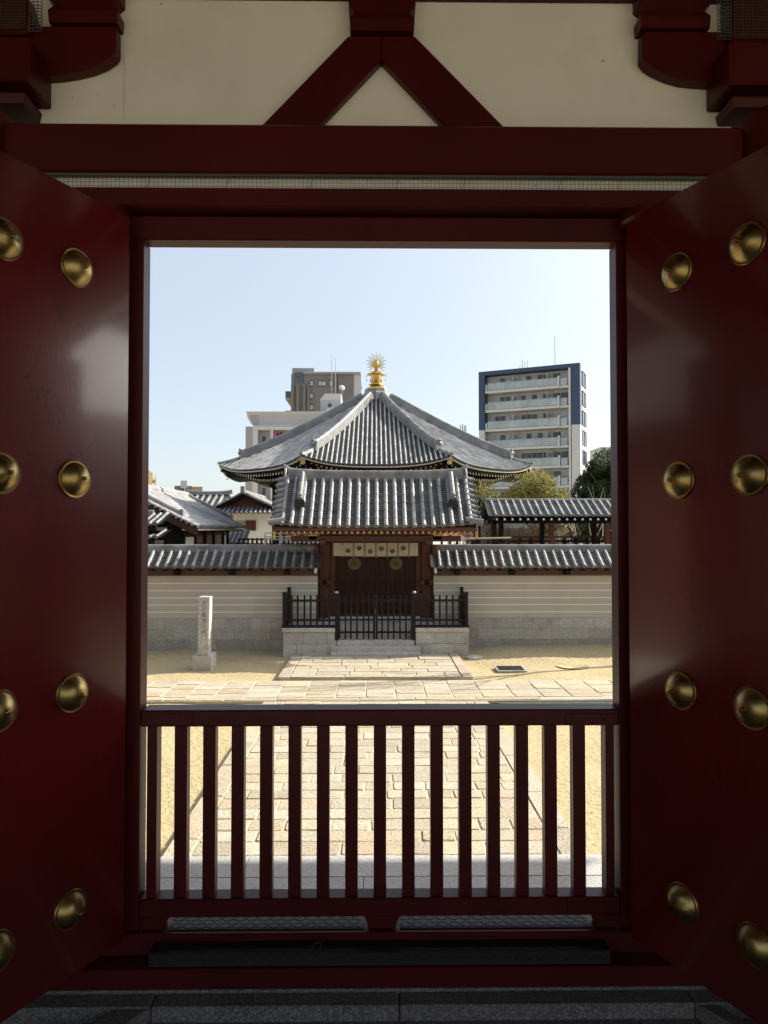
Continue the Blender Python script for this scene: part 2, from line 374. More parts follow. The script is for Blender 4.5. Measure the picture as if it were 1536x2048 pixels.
# plaster wall above the doorway
mb = MB(); mb.box(-4.2, 4.2, 3.00, 3.12, 2.90, 5.2); GP(mb, 'plaster_wall', 'plaster', 0)
zt = at(760, 249, 2.80).z; zb = at(760, 347, 2.80).z
mb = MB(); mb.box(-4.2, 4.2, 2.80, 2.999, zb, zt); GP(mb, 'upper_beam', bevel=.008)
zl1 = at(760, 376, 2.72).z; zl0 = at(760, 414, 2.72).z
mb = MB(); mb.box(-2.2, 2.2, 2.72, 2.834, zl0, zl1); GP(mb, 'lower_beam', bevel=.006)
# curved iron-like pivot ledges at the lintel ends
for sx in (-1, 1):
    mb = MB(); mb.lathe([(.10, 0), (.11, .01), (.11, .045), (.10, .05)], (sx * 1.07, 2.74, zl0 - .058), 28)
    GP(mb, 'pivot_socket', bevel=0, smooth=True)
# door frame round the opening
OX0, OX1 = at(283, 1058, 2.80).x, at(1236, 1058, 2.80).x
OZ1 = at(760, 481.5, 2.80).z
mb = MB(); mb.box(-1.6, 1.6, 2.80, 2.882, OZ1, zl0 - .002); GP(mb, 'door_head')
mb = MB(); mb.box(-1.6, 1.6, 2.884, 2.998, OZ1 + .06, zl0 + .1); GP(mb, 'head_infill', bevel=0)
for a, b in ((-1.5, OX0), (OX1, 1.5)):
    mb = MB(); mb.box(a, b, 2.80, 2.884, ZT + .001, OZ1 - .001); GP(mb, 'door_jamb', bevel=.003)
for a, b in ((-4.2, OX0 - .09), (OX1 + .09, 4.2)):
    mb = MB(); mb.box(a, b, 2.886, 3.06, -.3, 2.72); GP(mb, 'side_wall', bevel=0)
# infill above the side walls
for a, b in ((-4.2, -1.61), (1.61, 4.2)):
    mb = MB(); mb.box(a, b, 2.90, 2.998, 2.722, zb - .002); GP(mb, 'side_infill', bevel=0)
# threshold
mb = MB(); mb.box(-1.6, 1.6, 2.782, 2.97, ZS0 - .03, ZT); GP(mb, 'threshold', bevel=.004)
mb = MB(); mb.box(-1.75, 1.75, 2.69, 2.781, ZB, ZS0 - .002); GP(mb, 'sill_beam', bevel=.004)
# chequer plates
def chequer(mb, x0, x1, y0, y1, z, pitch=.03):
    mb.box(x0, x1, y0, y1, z, z + .003)
    nx = int((x1 - x0) / pitch); ny = max(1, int((y1 - y0) / pitch))
    for i in range(nx):
        for j in range(ny):
            cx = x0 + (i + .5) * pitch; cy = y0 + (j + .5) * (y1 - y0) / ny
            s = 1 if (i + j) % 2 else -1
            d = pitch * .36
            mb.bar((cx - d, cy - d * s * .8, z + .0035), (cx + d, cy + d * s * .8, z + .0035), .006, .0025)
for px0, px1 in ((336, 728), (800, 1184)):
    a, b = at(px0, 1858, 2.8).x, at(px1, 1858, 2.8).x
    mb = MB(); chequer(mb, a, b, 2.806, 2.935, ZT + .0015, .024); GP(mb, 'tread_plate', 'steel', 0)
# black step box
a, b = at(300, 1900, 2.72).x, at(1218, 1900, 2.72).x
mb = MB(); mb.box(a, b, 2.704, 2.780, ZS0, ZS1)
chequer(mb, a, b, 2.706, 2.779, ZS1 + .0005, .024)
for i in range(int((b - a) / .024)):
    cx = a + (i + .5) * .024; s = 1 if i % 2 else -1
    mb.bar((cx - .008, 2.7032, (ZS0 + ZS1) / 2 - s * .008), (cx + .008, 2.7032, (ZS0 + ZS1) / 2 + s * .008), .005, .0025)
st_ = GP(mb, 'step_plate', 'blacksteel', 0)
c = at(634, 1899, 2.72)
mb = MB(); pts = [(c.x + .016 * math.cos(t * math.pi / 8), c.y + .004 + .012 * math.sin(t * math.pi / 8), ZS1 + .012 + .010 * math.sin(t * math.pi / 8)) for t in range(17)]
mb.tube(pts, .003, 6); mb.build('ring_pull', M['steel'], st_, smooth=True)
# struts over the door (inverted V)
Yf = 2.95
def pp(pts, Y): return [(at(x, y, Y).x, at(x, y, Y).z) for x, y in pts]
L_ = pp([(696, 72), (763, 72), (763, 118), (637, 250), (524, 250)], Yf); R_ = pp([(763, 72), (830, 72), (1007, 252), (890, 252), (763, 118)], Yf)
for pl in (L_, R_):
    mb = MB(); mb.prism(pl, Yf, 2.999, 'y'); GP(mb, 'strut', bevel=.004)
def masu(px0, px1, py0, py1, Yc, depth=.32, name='bearing_block', ybk=2.998):
    a = at(px0, py1, Yc); b = at(px1, py0, Yc); cx = (a.x + b.x) / 2; w = (b.x - a.x) / 2; z0, z1 = a.z, b.z; h = z1 - z0
    mb = MB(); prof = [(0, .95), (.17, .97), (.2, .97), (.34, .84), (.42, 1.0), (1, 1.0)]
    yf = ybk - depth
    for k in range(len(prof) - 1):
        (t0, s0), (t1, s1) = prof[k], prof[k + 1]
        e0, e1 = w * (1 - s0), w * (1 - s1)
        mb.add([(cx - w + e0, yf + e0, z0 + t0 * h), (cx + w - e0, yf + e0, z0 + t0 * h), (cx + w - e0, ybk, z0 + t0 * h), (cx - w + e0, ybk, z0 + t0 * h),
                (cx - w + e1, yf + e1, z0 + t1 * h), (cx + w - e1, yf + e1, z0 + t1 * h), (cx + w - e1, ybk, z0 + t1 * h), (cx - w + e1, ybk, z0 + t1 * h)],
               [(0, 1, 5, 4), (1, 2, 6, 5), (2, 3, 7, 6), (3, 0, 4, 7)] + ([(0, 3, 2, 1)] if k == 0 else []) + ([(4, 5, 6, 7)] if k == len(prof) - 2 else []))
    return GP(mb, name, bevel=0)
masu(698, 830, -40, 72, 2.96, .08)
masu(108, 250, -50, 66, 2.99, .08); masu(1267, 1408, -40, 76, 2.99, .08)
masu(-250, 88, 150, 242, 2.99, .16, 'capital'); masu(1428, 1770, 160, 251, 2.99, .16, 'capital')
# boat shaped bracket arms
arc = [(240, 66), (240, 118), (232, 128), (215, 139), (190, 149), (158, 157), (125, 162), (88, 165), (-200, 165), (-200, 66)]
mb = MB(); mb.prism(pp(arc, 2.985), 2.94, 2.999, 'y'); GP(mb, 'bracket_arm', bevel=.005)
arc = [(1278, 77), (1277, 129), (1286, 141), (1303, 152), (1330, 164), (1358, 172), (1390, 175), (1428, 177), (1720, 177), (1720, 77)]
mb = MB(); mb.prism(pp(arc, 2.985), 2.94, 2.999, 'y'); GP(mb, 'bracket_arm', bevel=.005)
for a, b, c0, d0 in ((-120, 59, 73, 160), (1458, 1640, 84, 168)):
    p = at(a, d0, 2.80); q = at(b, c0, 2.80)
    mb = MB(); mb.box(p.x, q.x, 2.80, 2.998, p.z, q.z); GP(mb, 'cross_arm', bevel=.006)
# top beam, ceiling
zc = at(760, 4, 2.999).z
mb = MB(); mb.box(-4.2, 4.2, 2.94, 2.999, zc, zc + .3); GP(mb, 'top_beam')
# columns
for sx in (-1, 1):
    mb = MB(); mb.lathe([(.27, -.1), (.27, 3.3)], (sx * 1.73, 2.88, 0), 40); GP(mb, 'column', bevel=0, smooth=True)
# bird netting
def net(mb, x0, x1, z0, z1, Y, p=.016, t=.0016, sag=0):
    n = int((x1 - x0) / p)
    for i in range(n + 1):
        x = x0 + i * (x1 - x0) / max(1, n); mb.box(x - t / 2, x + t / 2, Y - t / 2, Y + t / 2, z0, z1)
    n = max(1, int((z1 - z0) / p))
    for i in range(n + 1):
        z = z0 + i * (z1 - z0) / n; mb.box(x0, x1, Y - t / 2 + .0003, Y + t / 2 + .0003, z - t / 2, z + t / 2)
mb = MB(); mb.box(-2.2, 2.2, 2.835, 2.90, zl1 - .05, zb + .02); GP(mb, 'slot_panel', 'plaster', 0)
mb = MB(); net(mb, -1.5, 1.5, zl1 - .003, zb + .003, 2.815, .017, .0013)
for i in range(9):
    x = -1.3 + i * .33 + rnd.uniform(-.05, .05); mb.bar((x, 2.810, zl1), (x + .03, 2.810, zb), .002)
mb.bar((-1.5, 2.812, zb - .006), (1.5, 2.812, zb - .006), .010)
GP(mb, 'bird_netting', 'wire', 0)
for px0, px1, py0, py1 in ((58, 84, 0, 62), (1436, 1462, 10, 78)):
    mb = MB(); a, b = at(px0, py1, 2.86), at(px1, py0, 2.86); net(mb, a.x, b.x, a.z, b.z + .1, 2.86, .013, .0022)
    GP(mb, 'corner_netting', 'wire', 0)
a, b = at(247.5, 246, 3.0), at(249, 110, 3.0)
mb = MB(); mb.box(a.x, b.x, 2.9985, 3.0005, a.z, b.z); GP(mb, 'plaster_seam', 'strap', 0)
# dark carved brackets at the top corners
for px0, px1, py0, py1 in ((-10, 58, -20, 66), (1462, 1545, -20, 84)):
    a, b = at(px0, py1, 2.9), at(px1, py0, 2.9)
    mb = MB(); mb.prism([(a.x, a.z), (b.x, a.z), (b.x + .01, lerp(a.z, b.z, .4)), (b.x - .02, b.z), (a.x, b.z)], 2.90, 2.998, 'y'); GP(mb, 'carved_bracket', 'red', .01)
    mb = MB(); net(mb, a.x, b.x, a.z, b.z, 2.87, .012, .0016); GP(mb, 'corner_netting', 'wire', 0)
# enclosure: ceiling, side walls, eaves, columns behind
mb = MB()
for k in range(24): mb.box(-4.2, 4.2, -3.2 + k * .26, -3.2 + k * .26 + .25, 4.95, 5.02)
GP(mb, 'ceiling', bevel=0)
mb = MB(); mb.box(-4.3, -4.2, .4, 3.12, -.15, 5.3); GP(mb, 'end_wall', bevel=0)
mb = MB(); mb.box(4.2, 4.3, .4, 3.12, -.15, 5.3); GP(mb, 'end_wall', bevel=0)
mb = MB(); mb.box(-4.3, 4.3, -3.3, -3.1, 4.3, 5.3); GP(mb, 'rear_beam', bevel=0)
# roof over the terrace
mb = MB(); mb.box(-8.0, 7.75, 6.295, 6.33, 4.41, 4.66); GP(mb, 'eaves_board', bevel=0)  # unseen board added at the eave to straighten the terrace shadow edge
mb = MB(); mb.box(-1.9, 1.9, 2.6905, 2.78, ZK - .12, ZB - .001); GP(mb, 'stone_plinth', 'floorstone', 0)
mb = MB(); mb.prism([(-5.5, 4.4), (-5.5, 4.55), (.5, 8.2), (6.29, 4.62), (6.29, 4.48), (3.12, 5.35), (3.12, 5.2), (-3.3, 5.2)], -8.0, 7.75, 'x'); GP(mb, 'roof', 'tile', 0)
for k in range(60):
    mb = MB(); x = -7.4 + k * .25
    mb.bar((x, 3.13, 5.22), (x, 6.25, 4.44), .07, .09)
    GP(mb, 'rafter', bevel=0)
# stone floor and curb
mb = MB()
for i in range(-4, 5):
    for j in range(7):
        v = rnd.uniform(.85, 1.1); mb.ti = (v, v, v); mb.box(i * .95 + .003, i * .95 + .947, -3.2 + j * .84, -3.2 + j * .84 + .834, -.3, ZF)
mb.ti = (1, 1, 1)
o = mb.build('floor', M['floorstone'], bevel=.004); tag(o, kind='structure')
mb = MB()
a = at(300, 2011, 2.61); b = at(1392, 2003, 2.61)
segs = [(-1.9, a.x), (a.x, a.x + .9), (a.x + .9, b.x), (b.x, 1.9)]
for s0, s1 in segs: mb.box(s0 + .002, s1 - .002, 2.61, 2.689, -.30, ZK)
mb.prism([(a.x - .002, 2.609), (a.x - .13, 2.609), (a.x - .62, 1.9), (a.x - .5, 1.9)], -.3, ZK - .003, 'z')
mb.prism([(b.x + .002, 2.609), (b.x + .08, 2.609), (b.x + .58, 1.9), (b.x + .5, 1.9)], -.3, ZK - .003, 'z')
GP(mb, 'stone_curb', 'floorstone', .006)

# doors
def door(hx, hy, dx, dy, side):
    ln = math.hypot(dx, dy); dx /= ln; dy /= ln
    d = Vector((dx, dy, 0)); nrm = Vector((-dy, dx, 0)) if side < 0 else Vector((dy, -dx, 0))   # nrm faces the room side seen by the camera
    hinge = Vector((hx, hy, 0))
    mb = MB(); W_ = 1.04; z0, z1 = at(270, 1880, 2.74).z, at(270, 435, 2.74).z; T = .085
    def q(t, n_, z): return hinge + d * t + nrm * n_ + Vector((0, 0, z))
    vs = [q(t, n_, z) for z in (z0, z1) for t, n_ in ((0, -T), (W_, -T), (W_, 0), (0, 0))]
    mb.add(vs, [(0, 1, 2, 3), (7, 6, 5, 4), (0, 4, 5, 1), (1, 5, 6, 2), (2, 6, 7, 3), (3, 7, 4, 0)])
    dr = GP(mb, 'door', 'door', .008, seg=3)
    zs = [at(156, y_, 2.515).z for y_ in ((537, 958, 1385, 1818) if side < 0 else (540, 960, 1383, 1812))]
    for r, z in enumerate(zs):
        for t in ((.252, .534, .816) if side < 0 else (.249, .53, .812)):
            s = MB(); c_ = q(t, 0, z); dent = rnd.random() < .4 or r == 3; da = rnd.uniform(0, 6.28)
            s.lathe([(.066, 0), (.068, .004), (.066, .008), (.061, .007), (.058, .0075), (.055, .013), (.049, .022), (.040, .031), (.028, .038), (.014, .042), (.004, .043)], c_, 40, nrm)
            if dent:
                u_ = nrm.orthogonal().normalized(); v_ = nrm.cross(u_); dc = c_ + (u_ * math.cos(da) + v_ * math.sin(da)) * .03 + nrm * .032
                for i_, p_ in enumerate(s.v):
                    dd_ = (p_ - dc).length
                    if dd_ < .022: s.v[i_] = p_ - nrm * .006 * (1 - dd_ / .022)
            nub = not (r == 3 and t > .3) and not (side > 0 and r == 3)
            ti = Vector((rnd.uniform(-.004, .004), 0, rnd.uniform(-.003, .003)))
            if nub: s.lathe([(.007, 0), (.0065, .018), (.005, .019)], c_ + nrm * .041 + ti, 12, nrm)
            else: s.lathe([(.006, 0), (.006, .003)], c_ + nrm * .041 + ti, 8, nrm)
            s.build('stud', M['brass'], dr, smooth=True, ang=50)
    return dr
door(-.948, 2.735, -.451, -.893, -1)
door(.972, 2.735, .427, -.904, 1)

# ---------------------------------------------------------------- barrier in the doorway
bar = thing('balustrade', 'dark red wooden balustrade closing the lower half of the open doorway', 'balustrade', (0, 2.84, .07))
B0, B1 = OX0 + .001, OX1 - .001
zt = at(760, 1419, 2.805).z; z1 = at(760, 1452, 2.805).z; z2 = at(760, 1795, 2.805).z; z3 = at(760, 1832, 2.805).z
mb = MB(); mb.box(B0, B1, 2.80, 2.898, z1, zt); mb.build('top_rail', M['red'], bar, bevel=.005)
mb = MB(); mb.box(B0, B1, 2.80, 2.88, z3, z2); mb.build('bottom_rail', M['red'], bar, bevel=.005)
for a, b in ((291, 311), (1214, 1231)):
    p, q = at(a, 1600, 2.80).x, at(b, 1600, 2.80).x
    mb = MB(); mb.box(p, q, 2.812, 2.876, z2 - .001, z1 + .001); mb.build('stile', M['red'], bar, bevel=.003)
for i in range(15):
    cx = 360.5 + i * 57.05; X = at(cx, 1620, 2.812).x
    mb = MB(); mb.box(X - .0245, X + .0245, 2.812, 2.864, z2 - .001, z1 + .001); mb.build('baluster', M['red'], bar, bevel=.003)
for a, b, c_, d_ in ((283, 283, 336, 326), (728, 738, 800, 790), (1184, 1194, 1235, 1235)):
    pts = [(at(a, 1832, 2.805).x, z3 + .001), (at(c_, 1832, 2.805).x, z3 + .001), (at(d_, 1858, 2.805).x, ZT + .001), (at(b, 1858, 2.805).x, ZT + .001)]
    mb = MB(); mb.prism(pts, 2.806, 2.87, 'y'); mb.build('foot', M['red'], bar, bevel=.003)
for a, b, y0, y1 in ((286, 387, 1427, 1451), (1131, 1233, 1427, 1451), (284, 385, 1806, 1828), (1135, 1234, 1803, 1828)):
    p, q = at(a, y1, 2.798), at(b, y0, 2.798)
    mb = MB(); mb.box(p.x, q.x, 2.796, 2.801, p.z, q.z)
    for k in (.14, .75): mb.lathe([(.006, 0), (.005, .004)], (lerp(p.x, q.x, k), 2.797, (p.z + q.z) / 2), 10, (0, -1, 0))
    mb.build('hinge_plate', M['red'], bar, bevel=.001)
# ---------------------------------------------------------------- tiled roofs
def tiles(mb, P, us, tr, r, L=.26, c=.085, hu=None, ends=True, seg=6, cseg=4, raise_=.35, rt=1.12, pt=.48):  # rt and pt put sunlit rolls and shaded valleys into the tint
    """round cover tiles along lines u=const and stepped concave pan tiles between them; P(u,t)->Vector, tr(u)->(t0,t1)"""
    e = 1e-3
    def frame(u, t):
        p = P(u, t); a = (P(u + e, t) - P(u - e, t)).normalized(); d = (P(u, min(t + e, 1.02)) - P(u, t - e)).normalized()
        n = a.cross(d).normalized()
        if n.z < 0: n = -n
        a = (a - n * a.dot(n)).normalized()
        return p, a, d, n
    for u in us:
        t0, t1 = tr(u)
        if t1 - t0 < .02: continue
        ln = (P(u, t1) - P(u, t0)).length; nt_ = max(1, round(ln / L))
        for k in range(nt_):
            ta, tb = lerp(t0, t1, k / nt_), lerp(t0, t1, (k + 1) / nt_)
            vs = []
            for t, rr in ((ta, r * .90), (tb, r * 1.03)):
                p, a, d, n = frame(u, t)
                for j in range(seg + 1):
                    th = math.pi * j / seg; vs.append(p + n * (r * raise_ + math.sin(th) * rr) + a * math.cos(th) * rr)
                vs.append(p - a * r - n * .02); vs.append(p + a * r - n * .02)
            m_ = seg + 3
            order = list(range(seg + 1)) + [seg + 1, seg + 2]
            v = rt * rnd.uniform(.8, 1.22); mb.ti = (v, v, v * rnd.uniform(.98, 1.03))
            fs = [(order[j], order[j + 1], order[j + 1] + m_, order[j] + m_) for j in range(seg + 1)] + [(order[-1], order[0], order[0] + m_, order[-1] + m_)]
            fs.append([x + m_ for x in order])
            mb.add(vs, fs)
        if ends:
            p, a, d, n = frame(u, t1); v = rnd.uniform(.85, 1.15); mb.ti = (v, v, v)
            mb.lathe([(r * 1.08, -.03), (r * 1.1, .012), (r * .92, .016), (r * .85, .006), (r * .3, .008), (0.001, .012)], p + n * r * .45, 12, d)
    us = list(us); half = hu or (us[1] - us[0]) / 2
    for i in range(-1, len(us)):
        ua = us[i] if i >= 0 else us[0] - 2 * half
        ub = us[i + 1] if i + 1 < len(us) else us[-1] + 2 * half
        um = (ua + ub) / 2; t0, t1 = tr(um)
        if t1 - t0 < .02: continue
        ln = (P(um, t1) - P(um, t0)).length; nc = max(1, round(ln / c))
        for k in range(nc):
            ta, tb = lerp(t0, t1, k / nc), lerp(t0, t1, (k + 1) / nc); vs = []
            tb2 = tb + (t1 - t0) / nc * .12
            for t, up in ((ta, .0), (tb2, .022), (tb2, -.006)):
                for j in range(cseg + 1):
                    s = j / cseg; u = lerp(ua, ub, s); p = P(u, t); n = frame(um, t)[3]
                    vs.append(p + n * (up + (abs(s - .5) * 2) ** 2 * r * .45 - .004))
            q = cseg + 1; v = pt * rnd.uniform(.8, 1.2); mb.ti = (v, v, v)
            mb.add(vs, [(j, j + 1, j + 1 + q, j + q) for j in range(cseg)] + [(j + q, j + 1 + q, j + 1 + 2 * q, j + 2 * q) for j in range(cseg)])
    mb.ti = (1, 1, 1)
def tmat(m):     # tile materials read the tint attribute
    n = m.node_tree.nodes; L = m.node_tree.links; b = n['Principled BSDF']; src = b.inputs['Base Color'].links[0].from_socket
    ta = n.new('ShaderNodeAttribute'); ta.attribute_name = 'tint'; x = n.new('ShaderNodeMix'); x.data_type = 'RGBA'; x.blend_type = 'MULTIPLY'; x.inputs[0].default_value = 1
    L.new(src, x.inputs[6]); L.new(ta.outputs['Color'], x.inputs[7]); L.new(x.outputs[2], b.inputs['Base Color'])
M['tile_t'] = M['tile'].copy(); M['tile_t'].name = 'smoked_roof_tile_course'; tmat(M['tile_t'])
M['tile_old_t'] = M['tile_old'].copy(); M['tile_old_t'].name = 'weathered_roof_tile_course'; tmat(M['tile_old_t'])
def ridge(mb, pts, w_, h_, layers=4, roll=.07, seglen=.28, out=None):
    """stacked ridge of flat tile courses with a round cap, swept along pts"""
    pts = [Vector(p) for p in pts]
    # resample
    res = [pts[0]]
    for a, b in zip(pts, pts[1:]):
        n = max(1, round((b - a).length / seglen))
        for k in range(1, n + 1): res.append(a.lerp(b, k / n))
    for a, b in zip(res, res[1:]):
        d = (b - a).normalized(); s = d.cross(Vector((0, 0, 1))).normalized(); up = s.cross(d)
        v = rnd.uniform(.85, 1.15); mb.ti = (v, v, v)
        for k in range(layers):
            ww = w_ * (1 - .10 * (k % 2)) * (1 - .18 * k / layers); h0 = h_ * k / layers; h1 = h_ * (k + 1) / layers
            c0 = a + up * h0; c1 = b + up * h0
            vs = [c + s * x * ww / 2 + up * z for c in (c0, c1) for x, z in ((-1, 0), (1, 0), (1, h1 - h0), (-1, h1 - h0))]
            mb.add(vs, [(0, 3, 2, 1), (4, 5, 6, 7), (0, 1, 5, 4), (1, 2, 6, 5), (2, 3, 7, 6), (3, 0, 4, 7)])
        vs = []; n = 8
        for c, rr in ((a, roll * .94), (b, roll * 1.05)):
            for j in range(n + 1):
                th = math.pi * j / n; vs.append(c + up * (h_ - .01 + math.sin(th) * rr) + s * math.cos(th) * rr)
        mb.add(vs, [(j, j + 1, j + 1 + n + 1, j + n + 1) for j in range(n)] + [list(range(n + 1)), list(range(2 * n + 1, n, -1))])
    mb.ti = (1, 1, 1)

# ---------------------------------------------------------------- compound walls
def comp_wall(x0, x1, label, side):
    t = thing('plastered_wall', label, 'wall', ((x0 + x1) / 2, 18.3, G), 0, 'plastered boundary walls either side of the small gate')
    mb = MB(); blocks(mb, x0, x1, 18.0 - .03, 18.6 + .03, [G - .25, G - .02, -1.135, -.865, -.60], .55, .95, .003, .09)
    mb.ti = (.55, .52, .47); mb.box(x0 + .01, x1 - .01, 18.01 - .03, 18.59 + .03, G - .2, -.605); mb.ti = (1, 1, 1)
    mb.build('stone_base', M['granite'], t)
    zb_ = -.60; zt_ = at(760, 1151, 18.0).z
    mb = MB(); mb.box(x0, x1, 18.0, 18.6, zb_, zt_ + .16); mb.build('plaster_body', M['wallplaster'], t)
    for py in (1166.5, 1181, 1195.5, 1209.5, 1224):
        z = at(760, py, 18.0).z
        mb = MB(); mb.box(x0 + .002, x1 - .002, 17.994, 18.606, z - .0125, z + .0125); mb.build('white_line', M['stripe'], t)
    # timber: wall plate, rafters, brackets
    mb = MB(); mb.box(x0, x1, 17.93, 18.67, zt_, zt_ + .13); mb.build('wall_plate', M['beamwood'], t, bevel=.004)
    mb = MB(); mb.box(x0, x1, 17.70, 18.90, zt_ + .20, zt_ + .235); mb.box(x0, x1, 17.69, 17.74, zt_ + .19, zt_ + .262); mb.build('eaves_board', M['beamwood'], t)
    n = int((x1 - x0) / .30)
    for i in range(n):
        x = x0 + .15 + i * .30; mb = MB(); mb.box(x - .022, x + .022, 17.72, 18.88, zt_ + .145, zt_ + .197); mb.build('rafter', M['darkwood'], t)
    n = int((x1 - x0) / 1.38)
    for i in range(n + 1):
        x = (x1 - .75 - i * 1.38) if side < 0 else (x0 + .58 + i * 1.38)
        if x0 < x < x1:
            mb = MB(); mb.prism([(17.74, zt_ + .085), (17.76, zt_ + .045), (17.86, zt_ + .02), (17.95, zt_ + .02), (17.95, zt_ + .15), (17.76, zt_ + .15)], x - .07, x + .07, 'x')
            mb.build('bracket', M['darkwood'], t, bevel=.01)
    # roof
    ze = .70; zr = 1.085
    sp = .2255
    n = int((x1 - x0) / sp); us = [x0 + sp * .55 + i * sp for i in range(n)] if side > 0 else [x1 - sp * .55 - i * sp for i in range(n)][::-1]
    mb = MB()
    for s in (1, -1):
        def P(u, t_, s=s): return Vector((u, 18.3 - s * (.10 + .57 * t_), zr - (zr - ze) * (t_ * 1.12 - .12 * t_ * t_)))
        tiles(mb, P, us, lambda u: (0, 1), .046, .27, .062)
    mb.build('tiled_roof', M['tile_t'], t, smooth=True, ang=40)
    mb = MB(); ridge(mb, [(x0, 18.3, 1.05), (x1, 18.3, 1.05)], .26, .155, 4, .06, .31); mb.build('ridge', M['tile_t'], t, smooth=True, ang=40)
    # white rounded plaster end against the gate
    xe = x1 if side < 0 else x0
    mb = MB(); a = xe - .05 if side < 0 else xe; pts = []
    for k in range(9): th = math.pi * k / 8; pts.append((17.70 - .035 * math.sin(th) * 1.5, .62 + .075 * math.cos(th)))
    pts = [(18.0, .90), (17.72, .70)] + [(17.71 - .05 * math.sin(math.pi * k / 8), .62 - .08 * math.cos(math.pi * k / 8)) for k in range(8, -1, -1)] + [(18.0, .56)]
    mb.prism(pts, a, a + .05, 'x'); mb.build('plaster_end', M['white'], t)
    return t
comp_wall(-15, -1.47, 'long cream plastered wall with white lines and tiled coping, behind the inscribed stone post', -1)
comp_wall(1.47, 15, 'long cream plastered wall with white lines and tiled coping, in front of the open tiled corridor', 1)

# ---------------------------------------------------------------- small roofed gate
sg = thing('roofed_gate', 'small wooden gate with curved grey tiled roof and a crested curtain, on the stone platform', 'gate', (0, 18.3, -.7))
def S(mb, name, m, bevel=.004, parent=sg, **k): return mb.build(name, M[m], parent, bevel=bevel, **k)
for x0, x1 in ((-1.44, -1.17), (1.17, 1.44)):
    mb = MB(); mb.box(x0, x1, 18.16, 18.43, -.64, 1.62); mb.ti = (1, 1, 1); S(mb, 'post', 'brownwood', .015)
    mb = MB(); mb.box(x0 - .05, x1 + .05, 18.11, 18.48, -.70, -.63); S(mb, 'post_base', 'podium', .01)
    xc = (x0 + x1) / 2
    mb = MB(); mb.box(xc - .19, xc + .19, 18.06, 18.5, .23, .36); S(mb, 'cross_tie', 'brownwood', .01)
    mb = MB(); mb.lathe([(.07, 0), (.065, .02), (.03, .045), (.001, .05)], (xc, 18.06, .29), 6, (0, -1, 0)); S(mb, 'hex_fitting', 'darkwood', 0)
mb = MB(); mb.box(-1.169, 1.169, 18.20, 18.40, 1.30, 1.58); S(mb, 'lintel', 'beamwood', .01)
mb = MB(); mb.box(-1.169, 1.169, 18.14, 18.199, 1.36, 1.44); S(mb, 'upper_rail', 'beamwood', .006)
for a, b in ((-1.165, -1.03), (1.03, 1.165)):
    mb = MB(); mb.box(a, b, 18.22, 18.38, -.58, 1.298); S(mb, 'door_frame', 'brownwood', .006)
for a, b in ((-1.03, -.005), (.005, 1.03)):
    mb = MB(); n = 4
    for i in range(n):
        v = rnd.uniform(.8, 1.1); x = lerp(a, b, i / n); mb.box(x + .002, lerp(a, b, (i + 1) / n) - .002, 18.30, 18.35, -.575, 1.296)
    mb.box(a + .004, b - .004, 18.352, 18.37, -.575, 1.296)
    d = S(mb, 'door_leaf', 'doorwood', .003)
    for k in (0, 1):
        mb = MB(); x = a if k == 0 else b - .07; mb.box(x, x + .07, 18.285, 18.299, -.57, 1.29); S(mb, 'door_stile', 'doorwood', .003, d)
    c_ = at(709 if a < 0 else 792, 1127, 18.28)
    mb = MB(); nn = 64; vs = []
    rr = .165
    def rel(t): return .5 + .5 * abs(math.sin(8 * t))
    prof = [0, .22, .5, .8, .95, 1.0]
    vs = [(c_.x, 18.268, c_.z)]
    for q in prof[1:]:
        for j in range(nn):
            t = 2 * math.pi * j / nn; k_ = (1 if q > .9 else 1)
            vs.append((c_.x + math.cos(t) * rr * q, 18.284 - .014 * rel(t) * (1 - q ** 6) , c_.z + math.sin(t) * rr * q))
    fs = [(0, 1 + j, 1 + (j + 1) % nn) for j in range(nn)]
    for k in range(len(prof) - 2): fs += [(1 + k * nn + j, 1 + k * nn + (j + 1) % nn, 1 + (k + 1) * nn + (j + 1) % nn, 1 + (k + 1) * nn + j) for j in range(nn)]
    mb.add(vs, fs); S(mb, 'round_crest', 'crestgold', 0, d)
    for k in range(3):
        x = a + .2 + k * .33
        mb = MB(); mb.box(x - .015, x + .015, 18.280, 18.299, .28, .34); S(mb, 'latch', 'darkwood', .004, d)
mb = MB(); mb.box(-1.17, 1.17, 18.12, 18.6, -.70, -.582); S(mb, 'door_sill', 'podium', .006)
mb = MB(); mb.box(-1.17, 1.17, 18.21, 18.2999, -.581, -.52); S(mb, 'threshold', 'brownwood', .006)
# side wing boards between post and wall
for a, b in ((-1.53, -1.442), (1.442, 1.53)):
    mb = MB(); mb.box(a, b, 18.05, 18.5, -.66, 1.25); S(mb, 'side_board', 'brownwood', .004)
# purlins and rafters
for y, z in ((17.55, 1.50), (18.3, 1.72)):
    mb = MB(); mb.box(-2.1, 2.1, y - .06, y + .06, z - .16, z - .02); b_ = S(mb, 'purlin', 'beamwood', .006)
    for s in (-1, 1):
        mb = MB(); mb.box(s * 2.1 - .012, s * 2.1 + .012, y - .064, y + .064, z - .165, z - .015); S(mb, 'gilt_end', 'goldpaint', 0, b_)
for s in (-1, 1):
    mb = MB(); mb.box(s * 1.30 - .07, s * 1.30 + .07, 17.46, 18.16, 1.27, 1.40); a_ = S(mb, 'arm', 'beamwood', .01)
    p, q = (at(617, 1080, 17.5), at(634, 1067, 17.5)) if s < 0 else (at(866, 1080, 17.5), at(884, 1067, 17.5))
    mb = MB(); mb.box(p.x, q.x, 17.49, 17.7, p.z, q.z); b_ = S(mb, 'carved_nose', 'goldpaint', .01)
def RZ(t): return 1.70 + 1.20 * (1 - t) ** 1.0 * (1 - .16 * t) * 1.0
